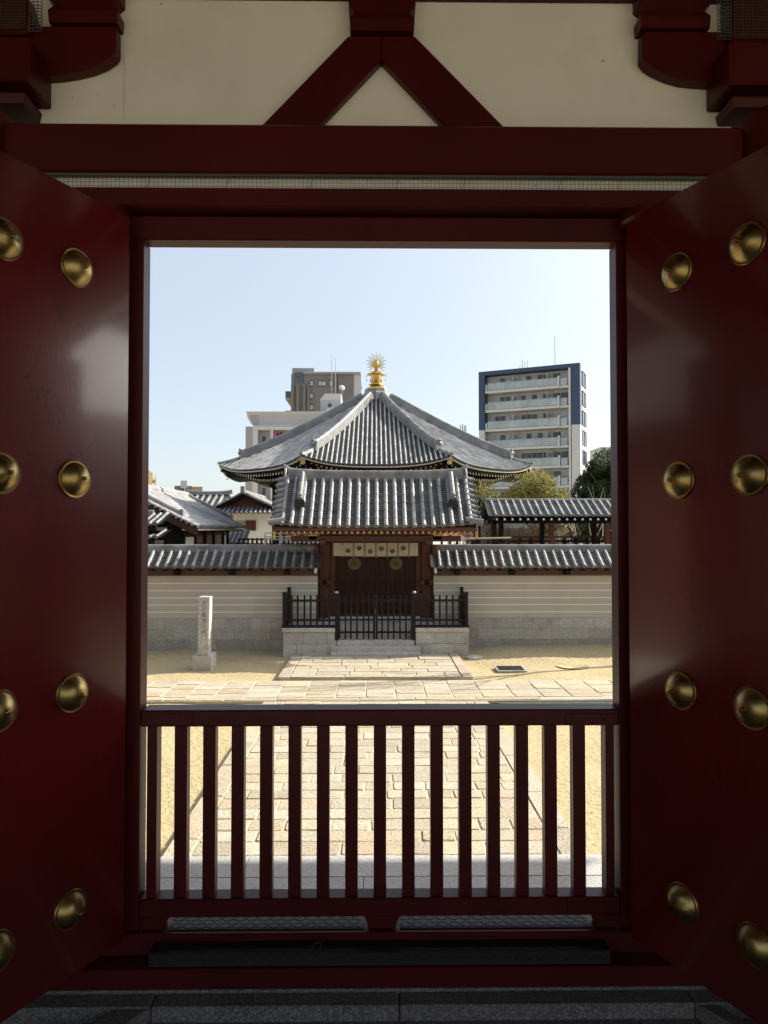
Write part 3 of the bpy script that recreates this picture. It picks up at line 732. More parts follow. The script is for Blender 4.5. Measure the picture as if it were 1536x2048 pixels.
def RP(u, t, s=1):
    lift = .09 * (abs(u) / 2.4) ** 4
    return Vector((u, 18.3 - s * (.12 + 1.26 * t), RZ(t) + lift * (.6 + .4 * t) + .02 * (1 - t)))
sp = .2265
us = [(i - 10) * sp + .02 for i in range(21)]
us = [u for u in us]
mb = MB()
for s in (1, -1): tiles(mb, lambda u, t, s=s: RP(u, t, s), us, lambda u: (0, 1), .054, .30, .066, seg=8)
S(mb, 'tiled_roof', 'tile_t', 0, smooth=True, ang=40)
# gable edge tiles turned outwards
for sx in (-1, 1):
    for s in (1, -1):
        mb = MB()
        for k in range(9):
            t = .03 + k * .116; p = RP(sx * 2.30, t, s); q = p + Vector((sx * .22, 0, -.075))
            mb.ti = (rnd.uniform(.85, 1.15),) * 3; mb.tube([p + Vector((-sx * .06, 0, .05)), q + Vector((0, 0, .03))], [.056, .062], 10)
            mb.box(min(p.x, q.x), max(p.x, q.x), p.y - .07, p.y + .07, p.z - .05, p.z - .02)
        e = RP(sx * 2.36, 1, s)
        mb.tube([e + Vector((-sx * .2, s * .05, .10)), e + Vector((sx * .2, -s * .03, .03))], [.06, .07], 12)
        mb.ti = (1, 1, 1)
        S(mb, 'verge_tiles', 'tile_t', 0, smooth=True, ang=40)
# soffit boards, fascia
mb = MB()
for s in (1, -1):
    for i in range(6):
        a, b = i / 6, (i + 1) / 6
        pa, pb = RP(0, a, s), RP(0, b, s)
        mb.prism([(pa.y, pa.z - .10), (pb.y, pb.z - .10), (pb.y, pb.z - .035), (pa.y, pa.z - .035)], -2.42, 2.42, 'x')
S(mb, 'roof_boards', 'beamwood', 0)
mb = MB(); mb.box(-2.42, 2.42, 16.93, 16.98, 1.60, 1.685); S(mb, 'fascia', 'beamwood', .004)
for row, (Y0, zz, n, off) in enumerate(((16.99, 1.565, 33, 0), (17.30, 1.545, 30, .07))):
    for i in range(n):
        x = (i - (n - 1) / 2) * .1415
        mb = MB(); mb.bar((x, Y0, zz), (x, Y0 + .75, zz + .10), .05, .055); r_ = S(mb, 'rafter', 'beamwood', 0)
        if row: continue
        mb = MB(); mb.box(x - .028, x + .028, Y0 - .010, Y0 + .012, zz - .031, zz + .031); S(mb, 'gilt_tip', 'goldpaint', 0, r_)
for s in (-1, 1):
    mb = MB()
    mb.prism([(17.0, 1.50), (17.0, 1.62), (18.3, 2.72), (19.6, 1.62), (19.6, 1.50), (18.3, 2.50)], s * 2.42 - .03, s * 2.42 + .03, 'x')
    b_ = S(mb, 'bargeboard', 'beamwood', .004)
    mb = MB(); mb.box(s * 2.42 - .031, s * 2.42 + .031, 16.98, 17.02, 1.42, 1.60); S(mb, 'gilt_plate', 'goldpaint', .003, b_)
# main ridge
def ridge_pts(half, y, z, lift, n=14):
    return [(half * (2 * k / n - 1), y, z + lift * abs(2 * k / n - 1) ** 3) for k in range(n + 1)]
mb = MB(); ridge(mb, ridge_pts(2.27, 18.3, 2.83, .07), .30, .27, 5, .07, .2)
for k in range(34):
    x = -2.15 + k * .13; mb.lathe([(.038, 0), (.036, .012), (.02, .014), (.001, .012)], (x, 18.145, 2.83 + .15 + .07 * abs(x / 2.27) ** 3), 10, (0, -1, 0))
S(mb, 'ridge', 'tile_t', 0, smooth=True, ang=40)
for s in (-1, 1):
    mb = MB()
    mb.prism([(18.05, 2.78), (18.55, 2.78), (18.52, 3.05), (18.42, 3.2), (18.3, 3.26), (18.18, 3.2), (18.08, 3.05)], s * 2.28, s * 2.34, 'x')
    mb.tube([(s * 2.10, 18.3, 3.15), (s * 2.25, 18.3, 3.19), (s * 2.38, 18.3, 3.29)], [.05, .065, .05], 10)
    mb.lathe([(.06, 0), (.05, .02), (.02, .03)], (s * 2.345, 18.3, 3.0), 12, (s, 0, 0))
    S(mb, 'ridge_end_tile', 'tile', .01)
# descending ridges with demon-face tiles
for s in (-1, 1):
    mb = MB(); X = s * 1.88 + .02
    pts = [RP(X, t) + Vector((0, 0, .04)) for t in (.02, .2, .4, .58)]
    pts[-1] += Vector((0, 0, .02))
    ridge(mb, pts, .17, .20, 4, .062, .24); kr = S(mb, 'descending_ridge', 'tile_t', 0, smooth=True, ang=40)
    e = RP(X, .60) + Vector((0, -.01, .03))
    mb = MB(); mb.prism([(X - .12, e.z - .10), (X - .075, e.z - .10), (X - .05, e.z - .05), (X + .05, e.z - .05), (X + .075, e.z - .10), (X + .12, e.z - .10), (X + .13, e.z + .02), (X + .125, e.z + .13), (X + .09, e.z + .19), (X, e.z + .215), (X - .09, e.z + .19), (X - .125, e.z + .13), (X - .13, e.z + .02)], e.y - .07, e.y, 'y')
    for dx, dz, r_ in ((-.045, .10, .028), (.045, .10, .028), (0, .055, .024), (-.075, .15, .022), (.075, .15, .022), (-.05, .01, .02), (.05, .01, .02)):
        mb.lathe([(r_, 0), (r_ * .8, .015), (r_ * .3, .026), (.001, .028)], (X + dx, e.y - .068, e.z + dz), 10, (0, -1, 0))
    mb.prism([(X - .06, e.z - .02), (X + .06, e.z - .02), (X + .05, e.z + .012), (X - .05, e.z + .012)], e.y - .085, e.y - .06, 'y')
    o = S(mb, 'demon_face_tile', 'tiledark', .006, kr)
    mb = MB(); mb.tube([(X, e.y + .2, e.z + .34), (X, e.y - .10, e.z + .265)], [.055, .06], 14)
    mb.lathe([(.06, 0), (.055, .008), (.04, .004), (.001, .006)], (X, e.y - .1, e.z + .265), 14, (0, -.97, -.22)); S(mb, 'roll_end', 'tile', 0, kr, smooth=True, ang=40)

# curtain
ct = thing('crest_curtain', 'short cream curtain with dark flower crests hung across the small gate', 'curtain', (0, 18.12, 1.45))
a, b = at(666.5, 1112, 18.1), at(836, 1086, 18.1)
mb = MB()
def cf(u, v):
    x = lerp(a.x, b.x, u); return Vector((x, 18.10 + .010 * math.sin(u * 44) * (1 - v) + .008 * math.sin(u * 17 + 1), lerp(a.z, b.z, v) + .012 * math.sin(u * 3.14) * (-1) * (1 - v) + .006 * abs(u - .5)))
mb.grid(cf, 90, 6); mb.grid(lambda u, v: cf(u, v) + Vector((0, .004, 0)), 90, 6); mb.build('cloth', M['cloth'], ct, smooth=True)
W_ = b.x - a.x
sx_ = [ (x - 88) / 1340 for x in (236, 411, 586, 762, 937, 1110, 1286)]
for i, u in enumerate(sx_):
    p = cf(u, 0); q = cf(u, 1); mb = MB()
    if i == 0:
        mb.box(p.x - .016, p.x + .016, p.y - .014, p.y - .009, q.z - .05, q.z + .01); mb.build('strap', M['strap'], ct); mb = MB(); mb.box(p.x - .014, p.x + .014, p.y - .012, p.y - .007, p.z - .03, p.z + .002)
    else: mb.box(p.x - .017, p.x + .017, p.y - .016, p.y - .011, p.z - .035, q.z + .01)
    mb.build('strap', M['strap'], ct)
    if i:
        mb = MB()
        for v in (.2, .62): mb.box(p.x - .007, p.x + .007, p.y - .018, p.y - .0162, lerp(p.z, q.z, v) - .01, lerp(p.z, q.z, v) + .01)
        mb.build('strap_knot', M['cloth'], ct)
for px, py, kind in ((324, 212, 0), (499, 172, 0), (672, 220, 1), (848, 178, 1), (1020, 218, 0), (1195, 172, 0)):
    c_ = at(655 + px / 7.877, 1075 + py / 7.877, 18.08); mb = MB(); y = cf((c_.x - a.x) / W_, .5).y - .0115
    def leaf(cx, cz, ang_, l, w__, n=8):
        pts = []
        for k in range(n):
            t = 2 * math.pi * k / n; u_ = l * .5 * math.cos(t); v_ = w__ * .5 * math.sin(t)
            pts.append((cx + u_ * math.cos(ang_) - v_ * math.sin(ang_), cz + u_ * math.sin(ang_) + v_ * math.cos(ang_)))
        mb.prism(pts, y, y + .002, 'y')
    if kind == 0:
        for k in range(7):
            t = R(-10 + k * 33.3); leaf(c_.x + .045 * math.cos(t), c_.z + .043 * math.sin(t), t, .052, .021)
        for t in (200, 340, 235, 305, 270): leaf(c_.x + .030 * math.cos(R(t)), c_.z + .034 * math.sin(R(t)), R(t), .042, .024)
    else:
        for k in range(10): t = R(k * 36); leaf(c_.x + .052 * math.cos(t), c_.z + .050 * math.sin(t), t + R(90), .032, .022)
        for k in range(5): t = R(90 + k * 72); leaf(c_.x + .026 * math.cos(t), c_.z + .026 * math.sin(t), t, .034, .020)
    mb.build('crest', M['ink'], ct)
mb = MB(); mb.tube([(a.x - .05, 18.11, b.z + .005), (b.x + .05, 18.11, b.z + .005)], .008, 8); mb.build('hanging_cord', M['strap'], ct)

# ---------------------------------------------------------------- stone platform with steps
pf = thing('stone_platform', 'grey granite platform with steps in front of the small gate', 'platform', (0, 17.4, G))
XA0, XA1, XB0, XB1 = -2.22, -.93, .93, 2.22
for a, b in ((XA0, XA1), (XB0, XB1)):
    mb = MB(); blocks(mb, a + .02, b - .002, 16.95, 17.6, [G - .2, -1.08, -.80], .45, .72, .004)
    mb.ti = (.6, .58, .52); mb.box(a + .03, b - .01, 16.97, 17.95, G - .2, -.81); mb.ti = (1, 1, 1)
    mb.build('ashlar_face', M['granite'], pf)
    mb = MB(); x = a
    while x < b - .01:
        l = min(.66, b - x); v = rnd.uniform(.95, 1.1); mb.ti = (v, v, v); mb.box(x + .002, x + l - .002, 16.92, 17.40, -.797, -.70); x += l
    mb.build('cap_stone', M['granite'], pf, bevel=.004)
mb = MB()
for i, (x0, x1, y0, y1, z1) in enumerate(((XA0 + .03, XB1 - .03, 17.62, 18.0, -.702),)):
    for k in range(6): mb.ti = (rnd.uniform(.95, 1.1),) * 3; mb.box(lerp(x0, x1, k / 6) + .002, lerp(x0, x1, (k + 1) / 6) - .002, y0, 18.7, G, z1)
for a, b in ((XA0 + .03, XA1), (XB0, XB1 - .03)): mb.ti = (1, 1, 1); mb.box(a, b, 17.402, 17.619, G, -.702)
mb.build('paving', M['granite'], pf)
for (x0, x1, y0, y1, z0, z1) in ((at(661, 1310, 16.6).x, at(842, 1310, 16.6).x, 16.60, 16.80, G - .1, at(760, 1307, 16.6).z), (at(662, 1300, 16.78).x, at(841, 1300, 16.78).x, 16.78, 17.0, G, at(760, 1294, 16.78).z),
                                 (-.925, .925, 16.96, 17.32, G, -.99), (-.925, .925, 17.322, 17.62, G, -.85)):
    mb = MB(); v = rnd.uniform(.95, 1.1); mb.ti = (v, v, v); mb.box(x0, x1, y0, y1, z0, z1); mb.build('step', M['granite'], pf, bevel=.008)

# ---------------------------------------------------------------- black fences
def picket_fence(name, label, posts, rails, pickets, extra=None, group=None, loc=(0, 17, -.7)):
    t = thing(name, label, 'fence', loc, 0, group or 'picket fences on the stone platform')
    for x, y, z0, z1, w__ in posts:
        mb = MB(); mb.box(x - w__ / 2, x + w__ / 2, y - w__ / 2, y + w__ / 2, z0, z1); p = mb.build('post', M['fence'], t, bevel=.006)
        mb = MB(); mb.box(x - w__ / 2 - .006, x + w__ / 2 + .006, y - w__ / 2 - .006, y + w__ / 2 + .006, z1, z1 + .022); mb.build('post_cap', M['metal'] if w__ > .085 else M['fence'], p, bevel=.004)
    for p, q, w__, h_ in rails:
        mb = MB(); mb.bar(p, q, w__, h_); mb.build('rail', M['fence'], t, bevel=.004)
    for x, y, z0, z1 in pickets:
        mb = MB(); mb.box(x - .021, x + .021, y - .021, y + .021, z0, z1); mb.add([(x - .021, y - .021, z1), (x + .021, y - .021, z1), (x + .021, y + .021, z1), (x - .021, y + .021, z1), (x, y, z1 + .02)], [(0, 1, 4), (1, 2, 4), (2, 3, 4), (3, 0, 4)])
        mb.build('picket', M['fence'], t)
    return t
Yp = 16.985
def X_(px): return at(px, 1220, Yp).x
def Z_(py): return at(760, py, Yp).z
for s, pk, px_front, gp in ((-1, [583.7, 595.5, 609, 621.5, 634, 646.6, 659], 568.5, 673.5), (1, [841.5, 854.5, 867.5, 879.5, 893, 905.5, 918], 933, 828)):
    xf = X_(px_front); xg = X_(gp)
    posts = [(xf, Yp, -.64, Z_(1186), .075), (xf, 17.92, -.70, at(760, 1176, 17.92).z, .075)]
    rails = [((xg, Yp, -.67), (xf + s * .06, Yp, -.67), .09, .065), ((xg, Yp, Z_(1201)), (xf, Yp, Z_(1201)), .04, .05), ((xg, Yp, Z_(1240)), (xf, Yp, Z_(1240)), .04, .045),
             ((xf, Yp - .04, -.67), (xf, 17.95, -.67), .09, .065), ((xf, Yp, Z_(1196)), (xf, 17.9, Z_(1190)), .05, .07), ((xf, Yp, Z_(1240)), (xf, 17.9, Z_(1240)), .04, .05)]
    t = picket_fence('picket_fence', 'black wooden picket fence with solid side, on the ' + ('platform beside the inscribed stone post' if s < 0 else 'platform side nearest the drain grating'), posts, rails,
                     [(X_(x), Yp - .01, -.64, Z_(1191)) for x in pk])
    mb = MB()
    for k in range(8): mb.box(xf - .012, xf + .012, 17.04 + k * .108, 17.04 + k * .108 + .1, -.63, Z_(1199))
    mb.build('side_boards', M['fence'], t)
yg = 16.955
def leafgate(x0, x1, pk, label):
    t = thing('picket_gate', label, 'gate', ((x0 + x1) / 2, yg, -.99), 0, 'picket gate leaves')
    for py, w__ in ((1201.5, .05), (1239, .04), (1264, .045)):
        z = Z_(py); mb = MB(); mb.box(x0, x1, yg - .02, yg + .02, z - w__ / 2, z + w__ / 2); mb.build('rail', M['fence'], t, bevel=.003)
    for i, px in enumerate(pk):
        x = X_(px); mb = MB(); e = i in (0, len(pk) - 1); w__ = .026 if e else .02
        mb.box(x - w__, x + w__, yg - .042, yg - .0205 if not e else yg + .022, Z_(1277), Z_(1190)); mb.build('stile' if e else 'picket', M['fence'], t, bevel=.003)
    return t
gpk = [540 + v / 3.657 for v in (505, 553, 593, 637, 685, 722, 762)]
leafgate(X_(677), X_(749.5), [678.5, 691.2, 702.1, 714.2, 727.3, 737.4, 748.2], 'black picket gate leaf left of the closing stile, steps behind it')
leafgate(X_(751.5), X_(825), [753.3, 764, 776, 787.4, 799.7, 811.6, 823.6], 'worn black picket gate leaf right of the closing stile')
for px in (673.5, 828):
    x = X_(px); t = thing('gate_post', 'black post with pale metal cap, hinging the ' + ('gate leaf nearer the stone post' if px < 700 else 'worn gate leaf'), 'post', (x, yg, -.99), 0, 'posts of the picket gate')
    mb = MB(); mb.box(x - .038, x + .038, yg - .038, yg + .038, -.99, Z_(1186)); mb.build('shaft', M['fence'], t, bevel=.005)
    mb = MB(); mb.lathe([(.05, 0), (.052, .02), (.04, .045), (.001, .052)], (x, yg, Z_(1186)), 16); mb.build('cap', M['metal'], t, smooth=True)

# ---------------------------------------------------------------- inscribed stone post
stl = thing('stone_post', 'square granite stone post with carved characters on a block base by the cream wall', 'stone marker', (-3.85, 15.6, G))
YS = 15.40
a, b = at(384, 1339, YS), at(422, 1312, YS)
mb = MB(); mb.box(a.x, b.x, YS, YS + .55, G - .05, b.z); mb.build('base_block', M['granite'], stl, bevel=.01, seg=2)
p0, p1 = at(395, 1312, YS + .06), at(417, 1312, YS + .06); q0, q1 = at(397.5, 1194, YS + .06), at(419.5, 1194, YS + .06)
mb = MB(); y0 = YS + .06; D = .26
mb.add([(p0.x, y0, b.z), (p1.x, y0, b.z), (p1.x, y0 + D, b.z), (p0.x, y0 + D, b.z), (q0.x, y0, q0.z), (q1.x, y0, q0.z), (q1.x, y0 + D, q0.z), (q0.x, y0 + D, q0.z)],
       [(0, 3, 2, 1), (4, 5, 6, 7), (0, 1, 5, 4), (1, 2, 6, 5), (2, 3, 7, 6), (3, 0, 4, 7)])
sh = mb.build('shaft', M['granite'], stl, bevel=.006)
M['carved'] = mat('carved_shadowed_granite', (.17, .16, .145), .9, var=.2)
for i, chx in enumerate('太子殿猫の門'):
    fc = bpy.data.curves.new('carved_character', 'FONT'); fc.body = chx; fc.size = .122; fc.extrude = .0015; fc.align_x = 'CENTER'; fc.align_y = 'CENTER'
    fo = bpy.data.objects.new('tmp', fc); SC.collection.objects.link(fo); bpy.context.view_layer.update()
    me = bpy.data.meshes.new_from_object(fo.evaluated_get(bpy.context.evaluated_depsgraph_get())); SC.collection.objects.unlink(fo); bpy.data.objects.remove(fo)
    me.name = 'carved_character'; me.materials.clear(); me.materials.append(M['carved'])
    c_ = at(408.5 - i * .2, 1206.5 + i * 12.1, y0)
    o = bpy.data.objects.new('carved_character', me); SC.collection.objects.link(o); o.parent = stl
    o.rotation_euler = (R(90), 0, 0); o.location = Vector((c_.x, y0 - .002, c_.z)) - stl.location

# ---------------------------------------------------------------- things on the ground
a, b = at(992, 1334, 15.5), at(1050, 1344, 15.2)
dg_ = thing('drain_grating', 'dark rectangular metal drain grating in the sandy ground before the cream wall', 'drain', (2.9, 15.35, G))
mb = MB(); mb.box(2.60, 3.22, 15.12, 15.62, G + .0, G + .045); mb.build('frame', M['granite'], dg_)
mb = MB()
for k in range(14): mb.box(2.64 + k * .039, 2.64 + k * .039 + .028, 15.16, 15.58, G + .046, G + .058)
for k in range(3): mb.box(2.64, 3.18, 15.18 + k * .18, 15.2 + k * .18, G + .0585, G + .061)
mb.build('bars', M['blacksteel'], dg_)
mh = thing('manhole_cover', 'small round flat cover in the sand at the platform corner', 'manhole cover', (2.3, 16.65, G), 0, 'manhole covers in the sand')
mb = MB(); mb.lathe([(.19, 0), (.19, .07), (.17, .078), (.001, .08)], (2.3, 16.65, G), 28); mb.build('cover', M['granite'], mh, smooth=True)
mh = thing('manhole_cover', 'large round sand-filled cover ring in the open sandy ground', 'manhole cover', (4.35, 15.75, G), 0, 'manhole covers in the sand')
mb = MB(); mb.lathe([(.36, 0), (.36, .004), (.345, .006), (.33, .004), (.325, .001)], (4.35, 15.75, gz(4.35, 15.75) - .002), 40); mb.build('ring', M['sand'], mh, smooth=True)

mb = MB(); rr = random.Random(5)
for _ in range(1500):
    x, y = rr.uniform(-9, 9), rr.uniform(6.6, 17.6)
    if rr.random() < .5: y = 17.85 - abs(rr.gauss(0, .5)); x = rr.uniform(-9, 9)
    if abs(x) < 2.3 and y > 16.4 or abs(x) < 2.0 or 12.3 < y < 14.3: continue
    s_ = rr.uniform(.006, .018); z = gz(x, y); v = rr.uniform(.5, 1.3); mb.ti = (v, v * .95, v * .85)
    mb.add([(x - s_, y - s_ * .7, z), (x + s_, y - s_ * .5, z), (x + s_ * .8, y + s_, z), (x - s_, y + s_ * .6, z), (x, y, z + s_ * .8)], [(0, 1, 4), (1, 2, 4), (2, 3, 4), (3, 0, 4)])
o = mb.build('pebbles', M['granite']); tag(o, 'small pebbles and grit strewn over the sandy courtyard', 'pebbles', kind='stuff')
# ---------------------------------------------------------------- octagonal hall
HC = Vector((0.02, 32, 0)); RA = 7.03; AP = RA * math.cos(R(22.5)); T22 = math.tan(R(22.5)); HW = AP * T22
hall = thing('octagonal_hall', 'octagonal temple hall with spreading grey tiled roof and gilt finial, behind the small gate', 'temple hall', (HC.x, HC.y, G))
def H(mb, name, m, parent=hall, **k): return mb.build(name, M[m] if isinstance(m, str) else [M[q] for q in m], parent, **k)
def face(k):
    ph = R(-90 + 45 * k); out = Vector((math.cos(ph), math.sin(ph), 0)); ac = Vector((-out.y, out.x, 0)); return out, ac
def hz(t, u=0): return 7.80 - 3.85 * (1.12 * t - .12 * t * t) + .34 * min(1.1, abs(u) / HW) ** 3 * max(0, t) ** 2
for k in range(8):
    out, ac = face(k); back = k in (3, 4, 5)
    def P(u, t): return HC + out * (AP * t) + ac * u + Vector((0, 0, hz(t, u)))
    sp = .1815; us = [(i - 14) * sp for i in range(29)]
    mb = MB(); tiles(mb, P, us, lambda u: (max(.085, abs(u) / HW + .01), 1.0), .037, .30 if not back else 1.2, .10 if not back else .6, seg=5, cseg=1, ends=not back, raise_=.55, rt=1.65, pt=.26)  # high rt paints sun glare on the rolls, low pt the shade between
    H(mb, 'roof_face', 'tile_t', smooth=True, ang=40)
    # eave board
    mb = MB()
    n = 16
    for i in range(n):
        u0, u1 = lerp(-HW, HW, i / n), lerp(-HW, HW, (i + 1) / n)
        for (a_, b_, zt_, th, mi) in ((.955, .995, -.035, .05, 0), (.93, .975, -.09, .07, 1)):
            mb.mi = mi
            vs = []
            for u in (u0, u1):
                for t in (a_, b_):
                    q = P(u * t, 1.0); q = HC + out * (AP * t) + ac * (u * t) + Vector((0, 0, hz(1, u) + zt_ + (0.995 - t) * .3))
                    vs += [q, q - Vector((0, 0, th))]
            mb.add(vs, [(0, 2, 6, 4), (1, 5, 7, 3), (0, 1, 3, 2), (4, 6, 7, 5), (2, 3, 7, 6), (0, 4, 5, 1)])
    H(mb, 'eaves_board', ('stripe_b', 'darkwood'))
    # soffit and bracket ring
    mb = MB()
    for i in range(n):
        u0, u1 = lerp(-1, 1, i / n), lerp(-1, 1, (i + 1) / n)
        rings = ((.96, -.14), (.86, -.10), (.80, -.30), (.70, -.42), (.66, -.75))
        vs = [HC + out * (AP * t) + ac * (u * HW * t) + Vector((0, 0, (hz(1, u * HW * (t / .96)) if t > .8 else hz(1, 0)) + dz)) for t, dz in rings for u in (u0, u1)]
        mb.add(vs, [(2 * j, 2 * j + 1, 2 * j + 3, 2 * j + 2) for j in range(len(rings) - 1)])
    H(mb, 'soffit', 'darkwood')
    if k in (0, 1, 7):
        nr = 27
        for i in range(nr):
            u = (i - (nr - 1) / 2) * (2 * HW * .93 / (nr - 1))
            mb = MB()
            for tt, dz, uu, ln in ((.945, -.20, u * .94, .5), (.865, -.36, u * .86, .6)):
                q = HC + out * (AP * tt) + ac * uu + Vector((0, 0, hz(1, u / .93 * .97) + dz)); q2 = q - out * ln + Vector((0, 0, .12))
                mb.mi = 0; mb.bar(q, q2, .075, .085); mb.mi = 1; mb.bar(q + out * .012, q, .08, .088)
            H(mb, 'rafter', ('darkwood', 'tipgold' if k == 0 else 'tipwhite'))
for k in range(8):
    ph = R(-90 + 22.5 + 45 * k); out = Vector((math.cos(ph), math.sin(ph), 0))
    def Q(t): return HC + out * (RA * t) + Vector((0, 0, hz(t, HW * t if False else 0) + .34 * t ** 5))
    mb = MB(); ridge(mb, [Q(.085 + (.86 - .085) * i / 12) + Vector((0, 0, .02)) for i in range(13)], .30, .26, 4, .085, .4)
    o = H(mb, 'hip_ridge', 'tile_t', smooth=True, ang=40)
    mb = MB(); e = Q(.865); s = out.cross(Vector((0, 0, 1)))
    mb.bar(e - out * .02 + Vector((0, 0, .14)), e + out * .08 + Vector((0, 0, .16)), .32, .40)
    mb.bar(e + Vector((0, 0, .34)), e + out * .12 + Vector((0, 0, .40)), .12, .08)
    mb.lathe([(.10, 0), (.09, .03), (.04, .05), (.001, .05)], e + out * .10 + Vector((0, 0, .24)), 12, out)
    H(mb, 'ridge_end_tile', 'tile', o, bevel=.02)
    mb = MB(); ridge(mb, [Q(.86), Q(.93), Q(.985), Q(1.005) + Vector((0, 0, .03))], .16, .05, 1, .075, .25); H(mb, 'corner_ridge', 'tile_t', smooth=True, ang=40)
    if k in (0, 7, 6, 1):
        mb = MB(); p = Q(.985) - Vector((0, 0, .22)); mb.bar(p, p - out * 1.2 + Vector((0, 0, .1)), .18, .2); mb.mi = 1; mb.bar(p + out * .02, p, .19, .21); H(mb, 'corner_rafter', ('darkwood', 'goldpaint'))
        mb = MB(); p = Q(.95) - Vector((0, 0, .30)); mb.tube([p + Vector((0, 0, .1)), p - Vector((0, 0, .06))], .012, 6)
        mb.lathe([(.03, 0), (.05, -.02), (.055, -.14), (.075, -.20), (.07, -.20)], p - Vector((0, 0, .05)), 14); mb.bar(p - Vector((0, 0, .2)), p - Vector((0, 0, .36)), .012); mb.bar(p - Vector((.05, 0, .38)), p - Vector((-.05, 0, .38)), .05, .02)
        H(mb, 'wind_bell', 'tiledark', smooth=True)
# body
wa = AP * .655
mb = MB()
for k in range(8):
    out, ac = face(k); h = wa * T22
    for a_, b_, z0, z1, mi in ((0, 0, G, .95, 1), (0, 0, .95, 1.46, 0), (0, 0, 1.46, 3.3, 1)):
        mb.mi = mi; p = HC + out * wa
        vs = [p + ac * x * h + Vector((0, 0, z)) - out * d for d in (0, .2) for z in (z0, z1) for x in (-1, 1)]
        mb.add(vs, [(0, 1, 3, 2), (4, 6, 7, 5), (0, 4, 5, 1), (2, 3, 7, 6)])
mb.mi = 0
H(mb, 'body_wall', ('white', 'darkwood'))
for k in range(8):
    ph = R(-90 + 22.5 + 45 * k); p = HC + Vector((math.cos(ph), math.sin(ph), 0)) * (wa / math.cos(R(22.5)))
    mb = MB(); mb.lathe([(.17, G), (.17, 3.4)], (p.x, p.y, 0), 16); H(mb, 'pillar', 'darkwood', smooth=True)
    out, ac = face(k)
    if k in (0, 1, 7):
        for s in (-.5, 0, .5):
            q = HC + out * (wa + .02) + ac * (s * 2 * wa * T22 * .66); mb = MB(); mb.bar(q + Vector((0, 0, .9)), q + Vector((0, 0, 1.5)), .09, .06, up=out); H(mb, 'stud_post', 'darkwood')
        mb = MB(); q = HC + out * (wa + .05); mb.bar(q - ac * wa * T22 + Vector((0, 0, 1.46)), q + ac * wa * T22 + Vector((0, 0, 1.46)), .12, .08); H(mb, 'red_rail', 'orange')
# finial
fin = MB(); c = Vector((HC.x, HC.y, 0)); s = 32 / 1420
def zf(py): return 1.65 + (1058 - py) * s
mb = MB(); mb.lathe([(.62, zf(800)), (.60, zf(788)), (.52, zf(784)), (.52, zf(779))], c, 8, fn=None); H(mb, 'apex_base', 'tile')
def FP(prof, n=32, name='finial', fn=None, parent=None):
    mb = MB(); mb.lathe(prof, c, n, fn=fn); return H(mb, name, 'gold', parent or hall, smooth=True, ang=30)
f0 = FP([(.48, zf(779.5)), (.48, zf(776)), (.34, zf(774.5)), (.26, zf(772)), (.24, zf(771))], 8)
FP([(.22, zf(771)), (.34, zf(769.5)), (.34, zf(768)), (.22, zf(766.5)), (.24, zf(765)), (.16, zf(763)), (.20, zf(760)), (.23, zf(754)), (.24, zf(748)), (.20, zf(745)), (.20, zf(743.5))], 24, 'drum', None, f0)
FP([(.10, zf(745.5)), (.30, zf(747)), (.42, zf(749)), (.44, zf(748.4)), (.34, zf(744.5)), (.18, zf(742.5)), (.08, zf(739.5)), (.07, zf(739))], 6, 'canopy', None, f0)
FP([(.06, zf(740)), (.10, zf(737)), (.11, zf(735)), (.085, zf(734)), (.12, zf(731)), (.145, zf(727)), (.13, zf(723)), (.07, zf(720)), (.02, zf(717.5)), (.001, zf(716.5))], 24, 'jewel', None, f0)
zj = zf(728)
for k in range(25):
    th = R(-40 + k * 260 / 24); l = .33 + (.10 if k % 2 == 0 else .0) + .14 * max(0, math.sin(th))
    mb = MB(); d = Vector((math.cos(th), 0, math.sin(th))); p = Vector((c.x, c.y, zj)) + d * .13
    mb.bar(p, p + d * (l - .13), .027, .018, up=(0, 1, 0)); H(mb, 'ray', 'gold', f0)
for k in range(6):
    th = R(60 * k); p = c + Vector((math.cos(th) * .43, math.sin(th) * .43, zf(749)))
    mb = MB(); mb.tube([p, p - Vector((0, 0, .24))], .008, 5); mb.lathe([(.02, 0), (.03, -.05)], p - Vector((0, 0, .22)), 8); mb.tube([p, p + Vector((math.cos(th) * .03, math.sin(th) * .03, .07))], .014, 5)
    H(mb, 'pendant', 'gold', f0)
for k in range(8):
    th = R(45 * k + 22.5); p = c + Vector((math.cos(th) * .22, math.sin(th) * .22, zf(763)))
    mb = MB(); mb.tube([p, p + Vector((math.cos(th) * .08, math.sin(th) * .08, .06)), p + Vector((math.cos(th) * .05, math.sin(th) * .05, .14))], [.03, .02, .01], 6); H(mb, 'scroll', 'gold', f0)

# ---------------------------------------------------------------- side buildings on the left
def gable_roof(mb, x_r, z_r, x_e, z_e, y0, y1, r=.06, sp=.24, L=.5, c=.14, sag=.1):
    n = int((y1 - y0) / sp)
    us = [y0 + sp / 2 + i * sp for i in range(n)]
    def P(u, t): return Vector((lerp(x_r, x_e, t), u, z_r - (z_r - z_e) * ((1 + sag) * t - sag * t * t)))
    tiles(mb, P, us, lambda u: (0, 1), r, L, c, seg=5, cseg=2)
    return P
A_ = thing('tiled_hall', 'long pale tiled roof with brown bargeboard and dark timber walls at the doorway edge', 'temple building', (-8.7, 28.5, G))
mb = MB(); PA = gable_roof(mb, -8.74, 3.12, -6.02, 1.72, 24.0, 33.0, .07, .26, .3, .12); gable_roof(mb, -8.74, 3.12, -11.46, 1.72, 24, 33, .055, .24, .6, .3)
mb.build('tiled_roof', M['tile_old_t'], A_, smooth=True, ang=40)
